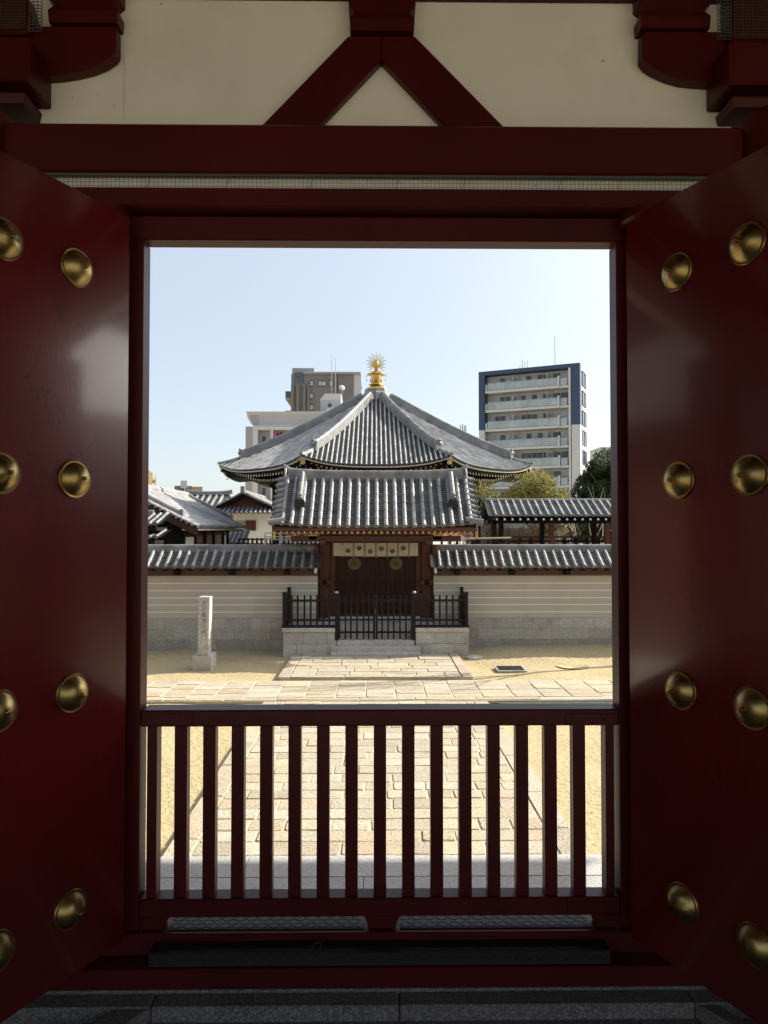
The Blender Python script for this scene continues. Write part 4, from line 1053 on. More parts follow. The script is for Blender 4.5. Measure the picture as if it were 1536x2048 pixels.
mb = MB(); ridge(mb, [(-8.74, 23.95, 3.08), (-8.74, 33.05, 3.08)], .3, .22, 4, .07); mb.build('ridge', M['tile_old_t'], A_, smooth=True, ang=40)
for y in (24.45, 32.85):
    mb = MB(); ridge(mb, [PA(y, t) + Vector((0, 0, .03)) for t in (.0, .25, .5, .75)], .2, .14, 3, .06); e = PA(y, .76); mb.bar(e + Vector((-.02, 0, .15)), e + Vector((.08, 0, .15)), .24, .3)
    mb.build('descending_ridge', M['tile_t'], A_, smooth=True, ang=40)
mb = MB()
for s in (1, -1):
    for k in range(6):
        a, b = k / 6, (k + 1) / 6; p, q = PA(0, a), PA(0, b)
        X = lambda x: -8.74 + s * (x + 8.74)
        mb.add([(X(p.x), 24.06, p.z - .07), (X(q.x), 24.06, q.z - .07), (X(q.x), 24.06, q.z - .30), (X(p.x), 24.06, p.z - .30), (X(p.x), 24.12, p.z - .07), (X(q.x), 24.12, q.z - .07), (X(q.x), 24.12, q.z - .30), (X(p.x), 24.12, p.z - .30)],
               [(0, 1, 2, 3), (7, 6, 5, 4), (0, 4, 5, 1), (3, 2, 6, 7)])
mb.build('bargeboard', M['beamwood'], A_)
for k in range(15):
    p = PA(24.0, .03 + k * .065); mb = MB(); mb.tube([p + Vector((0, -.03, .0)), p + Vector((0, .25, .0))], .055, 10); mb.mi = 1; mb.lathe([(.04, 0), (.04, .006)], p + Vector((0, -.028, 0)), 10, (0, -1, 0)); mb.build('verge_tile', [M['tile'], M['white']], A_, smooth=True, ang=40)
mb = MB(); mb.box(-10.9, -6.75, 24.9, 32.3, G, 1.68); mb.prism([(-10.9, 1.68), (-6.75, 1.68), (-8.74, 2.7)], 24.9, 32.3, 'y'); mb.build('timber_wall', M['darkwood'], A_)
mb = MB(); mb.box(-6.6, -6.1, 24.3, 32.7, 1.60, 1.66); mb.build('eaves_board', M['stripe'], A_)
for y0, y1 in ((25.3, 26.4), (31.4, 32.1)):
    mb = MB(); mb.box(-6.749, -6.735, y0, y1, .9, 1.36); mb.build('wall_panel', M['white'], A_)
for x0, x1 in ((-10.2, -9.0), (-8.9, -7.75)):
    mb = MB(); mb.box(x0, x1, 24.885, 24.899, .8, 1.30); mb.build('wall_panel', M['white'], A_)
for y0, y1 in ((26.6, 28.0), (28.1, 29.5), (29.6, 31.2)):
    mb = MB(); mb.box(-6.749, -6.73, y0, y1, .6, 1.40); mb.build('door_panel', M['brownwood'], A_, bevel=.004)
for y in (24.9, 26.5, 28.05, 29.55, 31.3, 32.3):
    mb = MB(); mb.box(-6.80, -6.66, y - .07, y + .07, G, 1.60); mb.build('pillar', M['darkwood'], A_)
mb = MB(); mb.box(-6.76, -6.70, 24.9, 32.3, 1.40, 1.48); mb.build('tie_beam', M['darkwood'], A_)
for k in range(9): mb = MB(); y = 24.5 + k * 1.0; mb.bar((-6.75, y, 1.72), (-6.1, y, 1.58), .07, .08); mb.build('rafter', M['darkwood'], A_)
# lower porch roofs at the extreme left
E_ = thing('porch_building', 'low double eaved dark timber porch with blue-grey tiles in front of the long pale roof', 'porch', (-8.5, 22, G))
for (x1, zt_, ze, yf, yb) in ((-6.45, 2.10, 1.76, 21.2, 22.4), (-6.5, 1.56, 1.36, 21.2, 22.2)):
    mb = MB(); us = [-12 + .21 * i for i in range(int((x1 + 12) / .21) + 1)]
    def P(u, t, zt_=zt_, ze=ze, yf=yf, yb=yb, x1=x1): return Vector((u, lerp(yb, yf, t), zt_ - (zt_ - ze) * t + .04 * max(0, (u - x1 + 1.2) / 1.2) ** 3))
    tiles(mb, P, us, lambda u: (0, 1), .05, .3, .1, seg=5, cseg=2); mb.build('tiled_roof', M['tile_t'], E_, smooth=True, ang=40)
    mb = MB(); mb.box(-12, x1 - .1, yf + .1, yb, ze - .16, ze - .06); mb.build('eaves_beam', M['darkwood'], E_)
    mb = MB(); ridge(mb, [(-12, yb - .1, zt_ - .02), (x1 - .5, yb - .1, zt_ - .02)], .2, .12, 2, .055); mb.build('ridge', M['tile_t'], E_, smooth=True, ang=40)
mb = MB(); mb.box(-12, -6.9, 21.9, 22.4, G, 1.9); mb.build('timber_wall', M['darkwood'], E_)
mb = MB(); mb.box(-12, -7.0, 21.885, 21.899, .7, 1.2); mb.build('wall_panel', M['white'], E_)
for x in (-6.75, -7.6, -8.5): mb = MB(); mb.box(x - .06, x + .06, 21.7, 21.82, G, 1.75); mb.build('post', M['darkwood'], E_)
# house with the gable facing us
B_ = thing('gabled_house', 'white walled house with brown shutter and tiled front gable, right of the long pale roof', 'house', (-7.8, 43, G))
YB = 42.0
def XB(px): return at(px, 1020, YB).x
def ZB(py): return at(486, py, YB).z
ap = (XB(486), ZB(987)); le = (XB(427), ZB(1017)); re_ = (XB(551), ZB(1017))
mb = MB(); n = 30; us = [YB + .1 + i * .28 for i in range(n)]
for e in (le, re_):
    def P(u, t, e=e): return Vector((lerp(ap[0], e[0], t), u, lerp(ap[1], e[1], t * 1.15 - .15 * t * t)))
    tiles(mb, P, us, lambda u: (0, 1), .06, .4, .2, seg=5, cseg=2)
mb.build('gable_roof', M['tile_t'], B_, smooth=True, ang=40)
mb = MB(); ridge(mb, [(ap[0], YB - .1, ap[1] - .03), (ap[0], YB + 8, ap[1] - .03)], .3, .2, 3, .08); mb.bar((ap[0], YB - .16, ap[1] + .02), (ap[0], YB - .16, ap[1] + .42), .24, .1)
for e in (le, re_): ridge(mb, [(lerp(ap[0], e[0], t), YB + .1, lerp(ap[1], e[1], t * 1.15 - .15 * t * t) + .02) for t in (0.02, .3, .6, .95)], .2, .08, 2, .07)
mb.build('ridge', M['tile_t'], B_, smooth=True, ang=40)
mb = MB(); mb.prism([(le[0] + .4, le[1] - .02), (re_[0] - .4, re_[1] - .02), (ap[0], ap[1] - .12)], YB + .45, YB + .6, 'y'); mb.build('gable_infill', M['brownwood'], B_)
mb = MB()
for e in (le, re_): mb.bar((ap[0], YB + .06, ap[1] - .1), (e[0], YB + .06, e[1] - .08), .08, .16)
mb.build('bargeboard', M['darkwood'], B_)
mb = MB(); us = [le[0] + .1 + i * .27 for i in range(int((re_[0] - le[0]) / .27))]
tiles(mb, lambda u, t: Vector((u, YB + .4 - 1.0 * t, lerp(ZB(1014), ZB(1027), t))), us, lambda u: (0, 1), .06, .4, .2, seg=5, cseg=2); mb.build('skirt_roof', M['tile_t'], B_, smooth=True, ang=40)
mb = MB(); mb.box(XB(433), XB(546), YB + .3, YB + 8, G, le[1] - .1); mb.build('wall', M['white'], B_)
p, q = at(470, 1060, YB + .27), at(512, 1042, YB + .27)
mb = MB(); mb.box(p.x, q.x, YB + .25, YB + .299, p.z, q.z); w_ = mb.build('window', M['tan_b'], B_)
mb = MB(); mb.box(lerp(p.x, q.x, .5), q.x, YB + .21, YB + .249, p.z - .03, q.z + .03); mb.build('shutter', M['brownwood'], w_)
# roof behind it
C_ = thing('tiled_house', 'house with straight dark tiled ridge, behind the gabled white house', 'house', (-11, 49, G))
YC = 48.0
def XC(px): return at(px, 1000, YC).x
mb = MB(); us = [XC(372) + i * .42 for i in range(int((XC(470) - XC(372)) / .42))]
zr, ze = at(420, 990, YC).z, at(420, 1022, YC - 2).z
tiles(mb, lambda u, t: Vector((u, YC - 2.6 * t, lerp(zr, ze, t))), us, lambda u: (0, 1), .10, .4, .2, seg=5, cseg=2); tiles(mb, lambda u, t: Vector((u, YC + 2.6 * t, lerp(zr, ze, t))), us, lambda u: (0, 1), .10, 1, .5, seg=4, cseg=1)
mb.build('tiled_roof', M['tile_t'], C_, smooth=True, ang=40)
mb = MB(); ridge(mb, ridge_pts((XC(466) - XC(372)) / 2, YC, zr - .02, .12), .4, .2, 3, .09); 
for i, v_ in enumerate(mb.v): mb.v[i] = v_ + Vector(((XC(466) + XC(372)) / 2, 0, 0))
mb.build('ridge', M['tile_t'], C_, smooth=True, ang=40)
mb = MB(); mb.box(XC(376), XC(462), YC - 2, YC + 2, G, ze - .1); mb.prism([(YC - 2, ze - .1), (YC + 2, ze - .1), (YC, zr - .25)], XC(376), XC(462), 'x'); mb.build('wall', M['white'], C_)
# small tiled lean-to
D_ = thing('lean_to_roof', 'small lean-to tiled roof low beside the white walled house', 'shed', (-7.2, 34, G))
mb = MB(); us = [-7.7 + i * .22 for i in range(7)]
tiles(mb, lambda u, t: Vector((u, 35 - 1.3 * t, lerp(1.56, .95, t))), us, lambda u: (0, 1), .06, .3, .14, seg=5, cseg=2); mb.build('tiled_roof', M['tile_t'], D_, smooth=True, ang=40)
mb = MB(); ridge(mb, [(-7.9, 35.05, 1.5), (-6.2, 35.05, 1.5)], .2, .08, 2, .05); mb.build('ridge', M['tile_t'], D_, smooth=True, ang=40)
mb = MB(); mb.box(-7.8, -6.3, 34.0, 35.1, G, .98); mb.build('wall', M['darkwood'], D_)
# railings left behind the wall
def railing(name, label, x0, x1, y, zt_, zb_, n, m, rails=(1, .5), w_=.04, cat='railing'):
    t = thing(name, label, cat, ((x0 + x1) / 2, y, G))
    for k in range(n + 1):
        x = lerp(x0, x1, k / n); mb = MB(); mb.box(x - w_ / 2, x + w_ / 2, y - w_ / 2, y + w_ / 2, zb_, zt_); mb.build('post', M[m], t)
    for r_ in rails:
        z = lerp(zb_, zt_, r_); mb = MB(); mb.box(x0, x1, y - w_ * .4, y + w_ * .4, z - w_ * .4, z + w_ * .4); mb.build('rail', M[m], t)
    return t
Y = 22.5
railing('metal_railing', 'grey metal railing showing over the wall just left of the small gate', at(530, 1070, Y).x, at(648, 1070, Y).x, Y, at(540, 1066, Y).z, G, 4, 'metal', (1, .96, .93))
Y = 23.2
railing('timber_fence', 'black timber fence rail over the wall below the white walled house', at(478, 1070, Y).x, at(640, 1070, Y).x, Y, at(540, 1076, Y).z, G, 18, 'darkwood', (.985, .93), .06, 'fence')
# ---------------------------------------------------------------- right side: corridor, bamboo rail
K_ = thing('open_corridor', 'open dark timber corridor with long tiled roof, in front of the trees', 'corridor', (7, 22.8, G))
YR, YE = 23.0, 22.0
x0 = at(976, 1000, YR).x; x1 = 14.0
zr, ze = at(1000, 1001, YR).z, at(1000, 1032, YE).z
mb = MB(); us = [x0 + .08 + i * .235 for i in range(int((x1 - x0) / .235))]
tiles(mb, lambda u, t: Vector((u, lerp(YR, YE, t), lerp(zr, ze, t))), us, lambda u: (0, 1), .045, .3, .09, seg=5, cseg=2)
tiles(mb, lambda u, t: Vector((u, lerp(YR, 2 * YR - YE, t), lerp(zr, ze, t))), us, lambda u: (0, 1), .045, .5, .3, seg=5, cseg=2)
mb.build('tiled_roof', M['tile_t'], K_, smooth=True, ang=40)
mb = MB(); ridge(mb, [(x0 - .1, YR, zr - .03), (x1, YR, zr - .03)], .16, .05, 1, .055); mb.bar((x0 - .16, YR, zr), (x0 - .1, YR, zr + .16), .16, .12); mb.build('ridge', M['tile_t'], K_, smooth=True, ang=40)
mb = MB()
for s in (-1, 1): mb.add([(x0 - .02, YR, zr - .03), (x0 - .02, YR + s * 1.12, ze - .1), (x0 - .02, YR + s * 1.12, ze - .25), (x0 - .02, YR, zr - .22), (x0 + .04, YR, zr - .03), (x0 + .04, YR + s * 1.12, ze - .1), (x0 + .04, YR + s * 1.12, ze - .25), (x0 + .04, YR, zr - .22)], [(0, 1, 2, 3), (7, 6, 5, 4), (0, 4, 5, 1), (3, 2, 6, 7)])
mb.build('bargeboard', M['darkwood'], K_)
mb = MB(); mb.prism([(YE + .04, ze - .12), (2 * YR - YE - .04, ze - .12), (YR, zr - .07)], x0 + .05, x1, 'x'); mb.build('roof_boards', M['darkwood'], K_)
for y in (22.25, 23.75):
    mb = MB(); mb.box(x0 + .1, x1, y - .05, y + .05, ze - .22, ze - .1); mb.build('wall_plate', M['darkwood'], K_)
for i in range(42):
    x = x0 + .12 + i * .243; mb = MB(); mb.bar((x, YE + .02, ze - .10), (x, YE + .7, ze + .02), .055, .06); mb.mi = 1; mb.bar((x, YE + .01, ze - .101), (x, YE + .02, ze - .10), .06, .062); mb.build('rafter', [M['darkwood'], M['white']], K_)
for Yq, pxs in ((22.25, (988, 1103, 1214)), (23.75, (1002, 1084, 1188))):
    for px in pxs: x = at(px, 1050, Yq).x; mb = MB(); mb.box(x - .075, x + .075, Yq - .075, Yq + .075, G, ze - .2); mb.build('pillar', M['brownwood'] if Yq < 23 and px > 1000 else M['darkwood'], K_, bevel=.01)
for x in (9.2, 11, 12.8):
    for Yq in (22.25, 23.75): mb = MB(); mb.box(x - .075, x + .075, Yq - .075, Yq + .075, G, ze - .2); mb.build('pillar', M['darkwood'], K_)
z = at(1100, 1074, 23.75).z
mb = MB(); mb.box(x0 + .3, x1, 23.72, 23.78, z - .03, z + .03); mb.build('rail', M['brownwood'], K_)
z2 = at(1100, 1082, 23.75).z
mb = MB(); mb.box(x0 + .3, x1, 23.72, 23.78, z2 - .04, z2 + .03); mb.build('rail', M['darkwood'], K_)
for i in range(26): x = x0 + .4 + i * .38; mb = MB(); mb.box(x - .06, x + .06, 23.73, 23.77, G, z2 + .1); mb.build('fence_board', M['darkwood'], K_)
Y = 20.0
bp = thing('bamboo_rail', 'pale bamboo pole rail just over the wall top right of the small gate', 'railing', (3, Y, G))
a, b = at(868, 1079, Y), at(1022, 1077, Y)
mb = MB(); mb.tube([(a.x, Y, a.z), (lerp(a.x, b.x, .5), Y, lerp(a.z, b.z, .5) + .01), (b.x, Y, b.z + .02)], .024, 8); mb.build('pole', M['bamboo'], bp, smooth=True)
for k in range(5): x = lerp(a.x, b.x, .1 + k * .2); mb = MB(); mb.box(x - .03, x + .03, Y - .03, Y + .03, G, a.z - .02); mb.build('post', M['darkwood'], bp)
dp = thing('dark_pillar', 'broad dark timber pillar right of the small gate roof', 'pillar', (at(955, 1050, 21).x, 21, G))
a, b = at(949, 1085, 21), at(961, 1004, 21)
mb = MB(); mb.box(a.x, b.x, 20.9, 21.1, G, b.z); mb.box(a.x - .03, b.x + .03, 20.87, 21.13, b.z, b.z + .06); mb.build('shaft', M['darkwood'], dp, bevel=.01)
# temple roof peeking at the far right
T_ = thing('temple_pavilion', 'small upturned tiled temple roof before the dark evergreen at the right doorway edge', 'pavilion', (15, 38, G))
Y = 38
xa, xb = at(1196, 985, Y).x, 18.0; zr, ze = at(1200, 978, Y).z, at(1200, 996, Y).z
mb = MB(); us = [xa + .1 + i * .26 for i in range(int((xb - xa) / .26))]
tiles(mb, lambda u, t: Vector((u, Y - 1.5 * t, lerp(zr, ze, t) + .25 * max(0, 1 - (u - xa) / 1.2) ** 2 * t)), us, lambda u: (min(.9, max(0, 1 - (u - xa) / .7)), 1), .06, .4, .16, seg=5, cseg=2); mb.build('tiled_roof', M['tile_t'], T_, smooth=True, ang=40)
mb = MB(); ridge(mb, [(xa + .3, Y, zr - .05), (xb, Y, zr - .05)], .25, .15, 3, .07); mb.build('ridge', M['tile_t'], T_, smooth=True, ang=40)
mb = MB(); mb.box(xa + .8, xb, Y - .8, Y + 1.5, G, ze - .05); mb.build('wall', M['darkwood'], T_)
# ---------------------------------------------------------------- towers
def tower(name, label, p0, p1, depth, ztop, group=None):
    """frontage from p0 to p1 (x,y); returns thing whose local x runs along the front, local y inwards"""
    ang_ = math.atan2(p1[1] - p0[1], p1[0] - p0[0]); L = math.hypot(p1[0] - p0[0], p1[1] - p0[1])
    return thing(name, label, 'building', (p0[0], p0[1], G), ang_, 'city apartment buildings beyond the temple'), L
def LB(mb, name, m, t, **k): return mb.build(name, M[m], t, local=True, **k)
def window(t, x, y, z, w_, h_, m='glass', fr='bwhite', panes=2, axis='y', e=.03):
    """window whose frame stands e proud of the face y (facing -y) or x face (axis x)"""
    def bx(mb, u0, u1, d0, d1, z0, z1):
        if axis == 'y': mb.box(u0, u1, d0, d1, z0, z1)
        else: mb.box(d0, d1, u0, u1, z0, z1)
    s = 1 if axis == 'y' else -1
    mb = MB(); f = .07
    lo, hi = (y - e, y - .001) if axis == 'y' else (y + .001, y + e)
    for q in ((x, x + w_, z, z + f), (x, x + w_, z + h_ - f, z + h_), (x, x + f, z + f, z + h_ - f), (x + w_ - f, x + w_, z + f, z + h_ - f)): bx(mb, q[0], q[1], lo, hi, q[2], q[3])
    for k in range(1, panes): c = x + w_ * k / panes; bx(mb, c - .03, c + .03, lo, hi, z + f, z + h_ - f)
    o = LB(mb, 'window', fr, t)
    mb = MB(); lo2, hi2 = (y - e * .45, y - .002) if axis == 'y' else (y + .002, y + e * .45); 
    for k in range(panes):
        a, b = x + f + (w_ - 2 * f) * k / panes, x + f + (w_ - 2 * f) * (k + 1) / panes
        mb2 = MB(); bx(mb2, a, b, lo2, hi2, z + f, z + h_ - f); LB(mb2, 'pane', rnd.choice(['glass', 'glass', 'curtain_glass']) if m == 'mix' else m, o)
    return o
t, L = tower('apartment_tower', 'white balconied apartment tower with dark blue edge bands, right of the hall roof', (14.75, 101), (27.55, 95), 8.3, 24)
Z0 = -G
HT = 24.1 + Z0
mb = MB(); mb.box(0, L, 1.5, 8.3, 0, HT - .3); LB(mb, 'wall', 'bwhite', t)
bb = 15.75 + Z0
for a, b in ((0, .85), (L - 1.15, L)):
    mb = MB(); mb.box(a, b, 0, 1.499, 0, bb); LB(mb, 'pier', 'bwhite', t)
    mb = MB(); mb.box(a - .02, b + .0, -.02, 1.499, bb, HT - .55); LB(mb, 'blue_band', 'bblue', t)
mb = MB(); mb.box(-.02, L, -.04, 1.49, HT - .55, HT); LB(mb, 'blue_band', 'bblue', t)
mb = MB(); mb.box(L - 1.55, L - 1.25, -.02, 1.49, 0, HT - .56); LB(mb, 'pier', 'bwhite', t)
mb = MB(); mb.box(.2, L - .1, .3, 8.2, HT - .299, HT + .05); mb.box(L - .25, L - .02, 1.5, 8.3, HT - .3, HT + .1); LB(mb, 'roof', 'bwhite', t)
for k in range(9):
    z = 21.15 + Z0 - 2.72 * k
    if z < 0: break
    mb = MB(); mb.box(1.02, L - 1.56, -.15, 1.499, z - .28, z); mb.box(1.3, L - 2.9, -.42, -.151, z - .30, z + .02); b_ = LB(mb, 'balcony', 'bwhite', t)
    mb = MB(); xa, xb = 1.42, L - 3.0; n = 10
    for i in range(n): mb.box(lerp(xa, xb, i / n) + .03, lerp(xa, xb, (i + 1) / n) - .03, -.38, -.35, z + .08, z + 1.05)
    LB(mb, 'glass_panel', 'frost', b_)
    mb = MB(); mb.box(xa, xb, -.41, -.35, z + 1.06, z + 1.12)
    for i in range(n + 1): x = lerp(xa, xb, i / n); mb.box(x - .025, x + .025, -.40, -.36, z + .02, z + 1.06)
    LB(mb, 'railing', 'metal', b_)
    mb = MB(); mb.box(L - 2.95, L - 2.72, -.42, 1.4, z - .3, z + 1.35); LB(mb, 'parapet', 'bwhite', b_); mb = MB(); mb.box(1.04, 1.30, -.3, 1.0, z - .28, z + .95); LB(mb, 'parapet', 'bwhite', b_)
    mb = MB(); mb.box(L - 2.6, L - 1.7, -.10, -.07, z + .05, z + 1.05); mb.box(1.06, 1.28, -.33, -.301, z + .1, z + .9); LB(mb, 'side_panel', 'frost', b_)
    for x, w_, pn in ((1.9, 2.4, 3), (5.7, 3.9, 5), (10.2, 2.2, 2), (12.15, .9, 1)):
        if x + w_ < L - 1.2: window(t, x, 1.5, z + .05, w_, 2.1, 'mix', 'bwhite', pn)
    for x in (4.85, 9.6):
        mb = MB(); mb.box(x, x + .08, .1, 1.49, z + .01, z + 1.95); LB(mb, 'partition', 'bwhite', b_)
        mb = MB(); mb.bar((x + .5, 1.3, z - .3), (x + .5, 1.3, z - 1.0), .09); mb.bar((x + .5, 1.3, z - .3), (x, .2, z - .4), .08); LB(mb, 'downpipe', 'bwhite', b_)
    mb = MB()
    for j in range(rnd.randint(1, 4)):
        x = rnd.uniform(1.8, L - 3.6); mb.box(x, x + rnd.uniform(.4, .8), .9, 1.3, z + .01, z + rnd.uniform(.5, .9))
    LB(mb, 'balcony_clutter', 'metal', b_)
    # side face windows
    window(t, 1.6, L, z + .2, 3.2, 2.0, 'glass', 'bblue', 2, 'x', e=.12); 
mb = MB(); mb.tube([(L - 3.9, 3, HT), (L - 3.9, 3, HT + 4.6)], .05, 6); LB(mb, 'antenna', 'metal', t)
mb = MB()
for k in range(4): x = 5.2 + k * .35; mb.box(x, x + .13, 3, 3.2, HT, HT + rnd.uniform(.7, 1.9))
mb.box(5.0, 6.8, 2.9, 3.4, HT, HT + .5); LB(mb, 'roof_antennas', 'bwhite', t)

# taupe tower behind left
D = 130.; t, L = tower('apartment_tower', 'tall taupe apartment tower rising behind the left slope of the hall roof', (at(582, 900, D).x, D), (at(707, 900, D + 0).x, D), 16, 30)
HT = at(640, 748, D).z + Z0
mb = MB(); mb.box(0, L, 0, 14, 0, HT); LB(mb, 'wall', 'brown_b', t)
mb = MB(); mb.box(2.2, L + 1.3, -.3, 14.4, HT, HT + .35); LB(mb, 'roof', 'grey_b', t)
mb = MB(); mb.box(.1, 4.2, .5, 5, HT, HT + 1.2); mb.box(.3, 1.8, .2, .49, HT - 1.0, HT + .6); LB(mb, 'stair_head', 'grey_b', t)
mb = MB(); mb.box(.6, 2.4, -.02, .1, HT - 1.7, HT + .3); LB(mb, 'dark_recess', 'glass', t)
for x0_, x1_ in ((0, .5), (1.0, 1.5), (2.2, 2.7), (3.0, 3.4)):
    mb = MB(); mb.box(x0_, x1_, -.45, -.001, 0, HT - 2.0); LB(mb, 'pier', 'brown_b', t)
mb = MB(); mb.box(L - 3.0, L - 2.9, -.02, -.001, 0, HT); LB(mb, 'joint', 'darkwood', t)
for py in (767, 792, 815, 838):
    z = at(640, py, D).z + Z0
    for px, w_ in ((623, .75), (644, 1.5), (662, .75)):
        if py > 770 and px != 623: continue
        x = at(px, 900, D).x - at(582, 900, D).x; window(t, x - w_ / 2, 0, z - .5, w_, 1.0, 'curtain_glass', 'darkwood', 2 if w_ > 1 else 1, e=.1)
for k in range(6):
    z = HT - 3.0 - 3.6 * k
    mb = MB(); mb.box(-1.1, -.001, .5, 9, z - 1.6, z - 1.3); b_ = LB(mb, 'balcony', 'grey_b', t)
    mb = MB(); mb.box(-1.12, -1.08, .5, 9, z - 1.3, z - .1); mb.box(-1.1, -.02, .48, .52, z - 1.3, z - .1); LB(mb, 'railing', 'glass', b_)
    mb = MB(); mb.box(L + .001, L + 1.4, 1, 14, z - 1.6, z - 1.3); b_ = LB(mb, 'balcony', 'bwhite', t)
    mb = MB(); mb.box(L + 1.36, L + 1.42, 1, 14, z - 1.3, z - .2); mb.box(L + .02, L + 1.38, .95, 1.0, z - 1.3, z - .2); LB(mb, 'railing', 'glass', b_)
mb = MB(); mb.box(L + .001, L + 1.4, .2, .5, 0, HT); LB(mb, 'end_wall', 'bwhite', t)

# white building left
D = 76.; xl = at(491, 900, D).x; t, L = tower('apartment_block', 'white apartment block with curved ribbed parapet behind the left eaves of the hall', (xl, D), (at(700, 900, D).x, D), 12, 14)
HT = at(520, 824, D).z + Z0
def lx(px): return at(px, 900, D).x - xl
def lz(py): return at(520, py, D).z + Z0
mb = MB(); mb.box(.75, L, 1.2, 12, 0, lz(852)); LB(mb, 'wall', 'bwhite', t)
mb = MB(); mb.box(0, .75, 0, 4, 0, lz(853)); LB(mb, 'grey_pier', 'grey_b', t)
mb = MB(); mb.prism([(.0, HT), (.1, lz(834)), (.45, lz(845)), (.8, lz(852)), (L, lz(852)), (L, HT)], .5, 11, 'y'); LB(mb, 'curved_parapet', 'bwhite', t)
mb = MB(); mb.prism([(.25, HT - .25), (.4, lz(836)), (.75, lz(848)), (1.3, lz(848)), (1.3, HT - .25)], .46, .499, 'y'); LB(mb, 'parapet_recess', 'grey_b', t)
for i in range(46):
    x = 1.4 + i * .2
    if x < L: mb = MB(); mb.box(x, x + .035, .46, .499, lz(847), HT - .2); LB(mb, 'rib', 'grey_b', t)
mb = MB(); mb.box(-.02, L, .35, 11.1, HT, HT + .12); LB(mb, 'coping', 'bwhite', t)
for k in range(6):
    zt_ = lz(853) - k * 2.82; zb_ = zt_ - 2.82
    if zb_ < 0: break
    mb = MB(); mb.box(.751, L, 0, 1.199, zt_ - .35, zt_); b_ = LB(mb, 'floor_slab', 'bwhite', t)
    for x in (lx(505), lx(541), lx(580), lx(620), lx(660)):
        mb = MB(); mb.box(x, x + (.55 if x < 2 else .25), 0.02, 1.199, zb_, zt_ - .36); LB(mb, 'pier', 'bwhite', b_)
    for x in (lx(517), lx(546), lx(585), lx(625)):
        w_ = 1.25 if x < 2 else 1.6
        mb = MB(); mb.box(x - .1, x + w_ - .1, -.12, -.02, zb_ + .02, zb_ + .75); LB(mb, 'balcony_panel', 'tan_b', b_)
        window(t, x + .15, 1.2, zb_ + .1, w_ - .3, 1.9, 'mix', 'metal', 2)
for x, z_, m in ((lx(548), lz(866), 'pink'), (lx(552), lz(867), 'darkwood'), (lx(558), lz(866), 'darkwood'), (lx(563), lz(865), 'darkwood')):
    mb = MB(); mb.box(x, x + .22, .3, .34, z_ - .35, z_ + .1); LB(mb, 'laundry', m, t)
# penthouse
x0_, x1_ = lx(638), lx(680)
mb = MB(); mb.box(x0_, x1_, 2, 6, HT, lz(793)); mb.prism([(x0_ - .1, lz(793)), (x1_, lz(793)), (x1_, lz(780)), (x0_ + .5, lz(780))], 1.95, 6.05, 'y'); LB(mb, 'penthouse', 'bwhite', t)
for i in range(14): x = lerp(x0_ + .1, x1_ - .1, i / 13); mb = MB(); mb.box(x, x + .03, 1.97, 1.999, HT, lz(794)); LB(mb, 'rib', 'grey_b', t)
window(t, lx(654), 2.0, lz(809), .35, .45, 'glass', 'darkwood', 1, e=.05)
mb = MB(); mb.prism([(lx(612), lz(833)), (lx(626), lz(835)), (lx(640), lz(826)), (lx(655), lz(813)), (lx(664), lz(812)), (lx(666), lz(815)), (lx(656), lz(817)), (lx(642), lz(831)), (lx(628), lz(838)), (lx(612), lz(835))], .6, 2.5, 'y'); LB(mb, 'curved_canopy', 'bwhite', t)
mb = MB(); c_ = (lx(682.5), 1.6, lz(769)); mb.lathe([(.001, .06), (.22, .04), (.33, 0), (.33, -.02), (.22, .02), (.001, .04)], c_, 24, (.3, -.9, .35)); mb.bar((c_[0], 1.8, HT), (c_[0], 1.7, c_[2]), .06); LB(mb, 'satellite_dish', 'bwhite', t, smooth=True)
for px, py in ((660.5, 699), (668.5, 705)):
    mb = MB(); mb.tube([(lx(px), 2.2, lz(780)), (lx(px), 2.2, lz(py))], .03, 5); LB(mb, 'antenna', 'metal', t)

# small far block
D = 150.; t, L = tower('apartment_block', 'small distant grey block with white stair tower above the left temple roofs', (at(349, 980, D).x, D), (at(349, 980, D).x + 5.5, D + 1.55), 10, 8)
def lz2(py): return at(380, py, D).z + Z0
HT = lz2(971.5)
mb = MB(); mb.box(0, L * .62, 0, 10, 0, HT); LB(mb, 'wall', 'brown_b', t)
mb = MB(); mb.box(L * .62 + .001, L, .3, 10, 0, HT - .1); LB(mb, 'side_wing', 'tan_b', t)
mb = MB(); mb.box(L * .22, L * .44, -.3, 5, HT - .5, lz2(961)); mb.box(L * .34, L * .38, -.4, -.01, 0, HT); LB(mb, 'stair_tower', 'bwhite', t)
for k in range(5):
    z = HT - .4 - 2.75 * (k + 1)
    if z < 0: break
    for x, w_, n in ((.2, 1.8, 2), (2.5, 1.0, 1)): window(t, x, 0, z + .6, w_, 1.2, 'curtain_glass', 'bwhite', n, e=.06)
    mb = MB(); mb.box(0, L * .62, -.5, -.01, z - .1, z + .25); b_ = LB(mb, 'balcony', 'grey_b', t)
    for x in (3.9, 4.9): window(t, x, .3, z + .6, .7, 1.1, 'glass', 'bwhite', 1, e=.06)
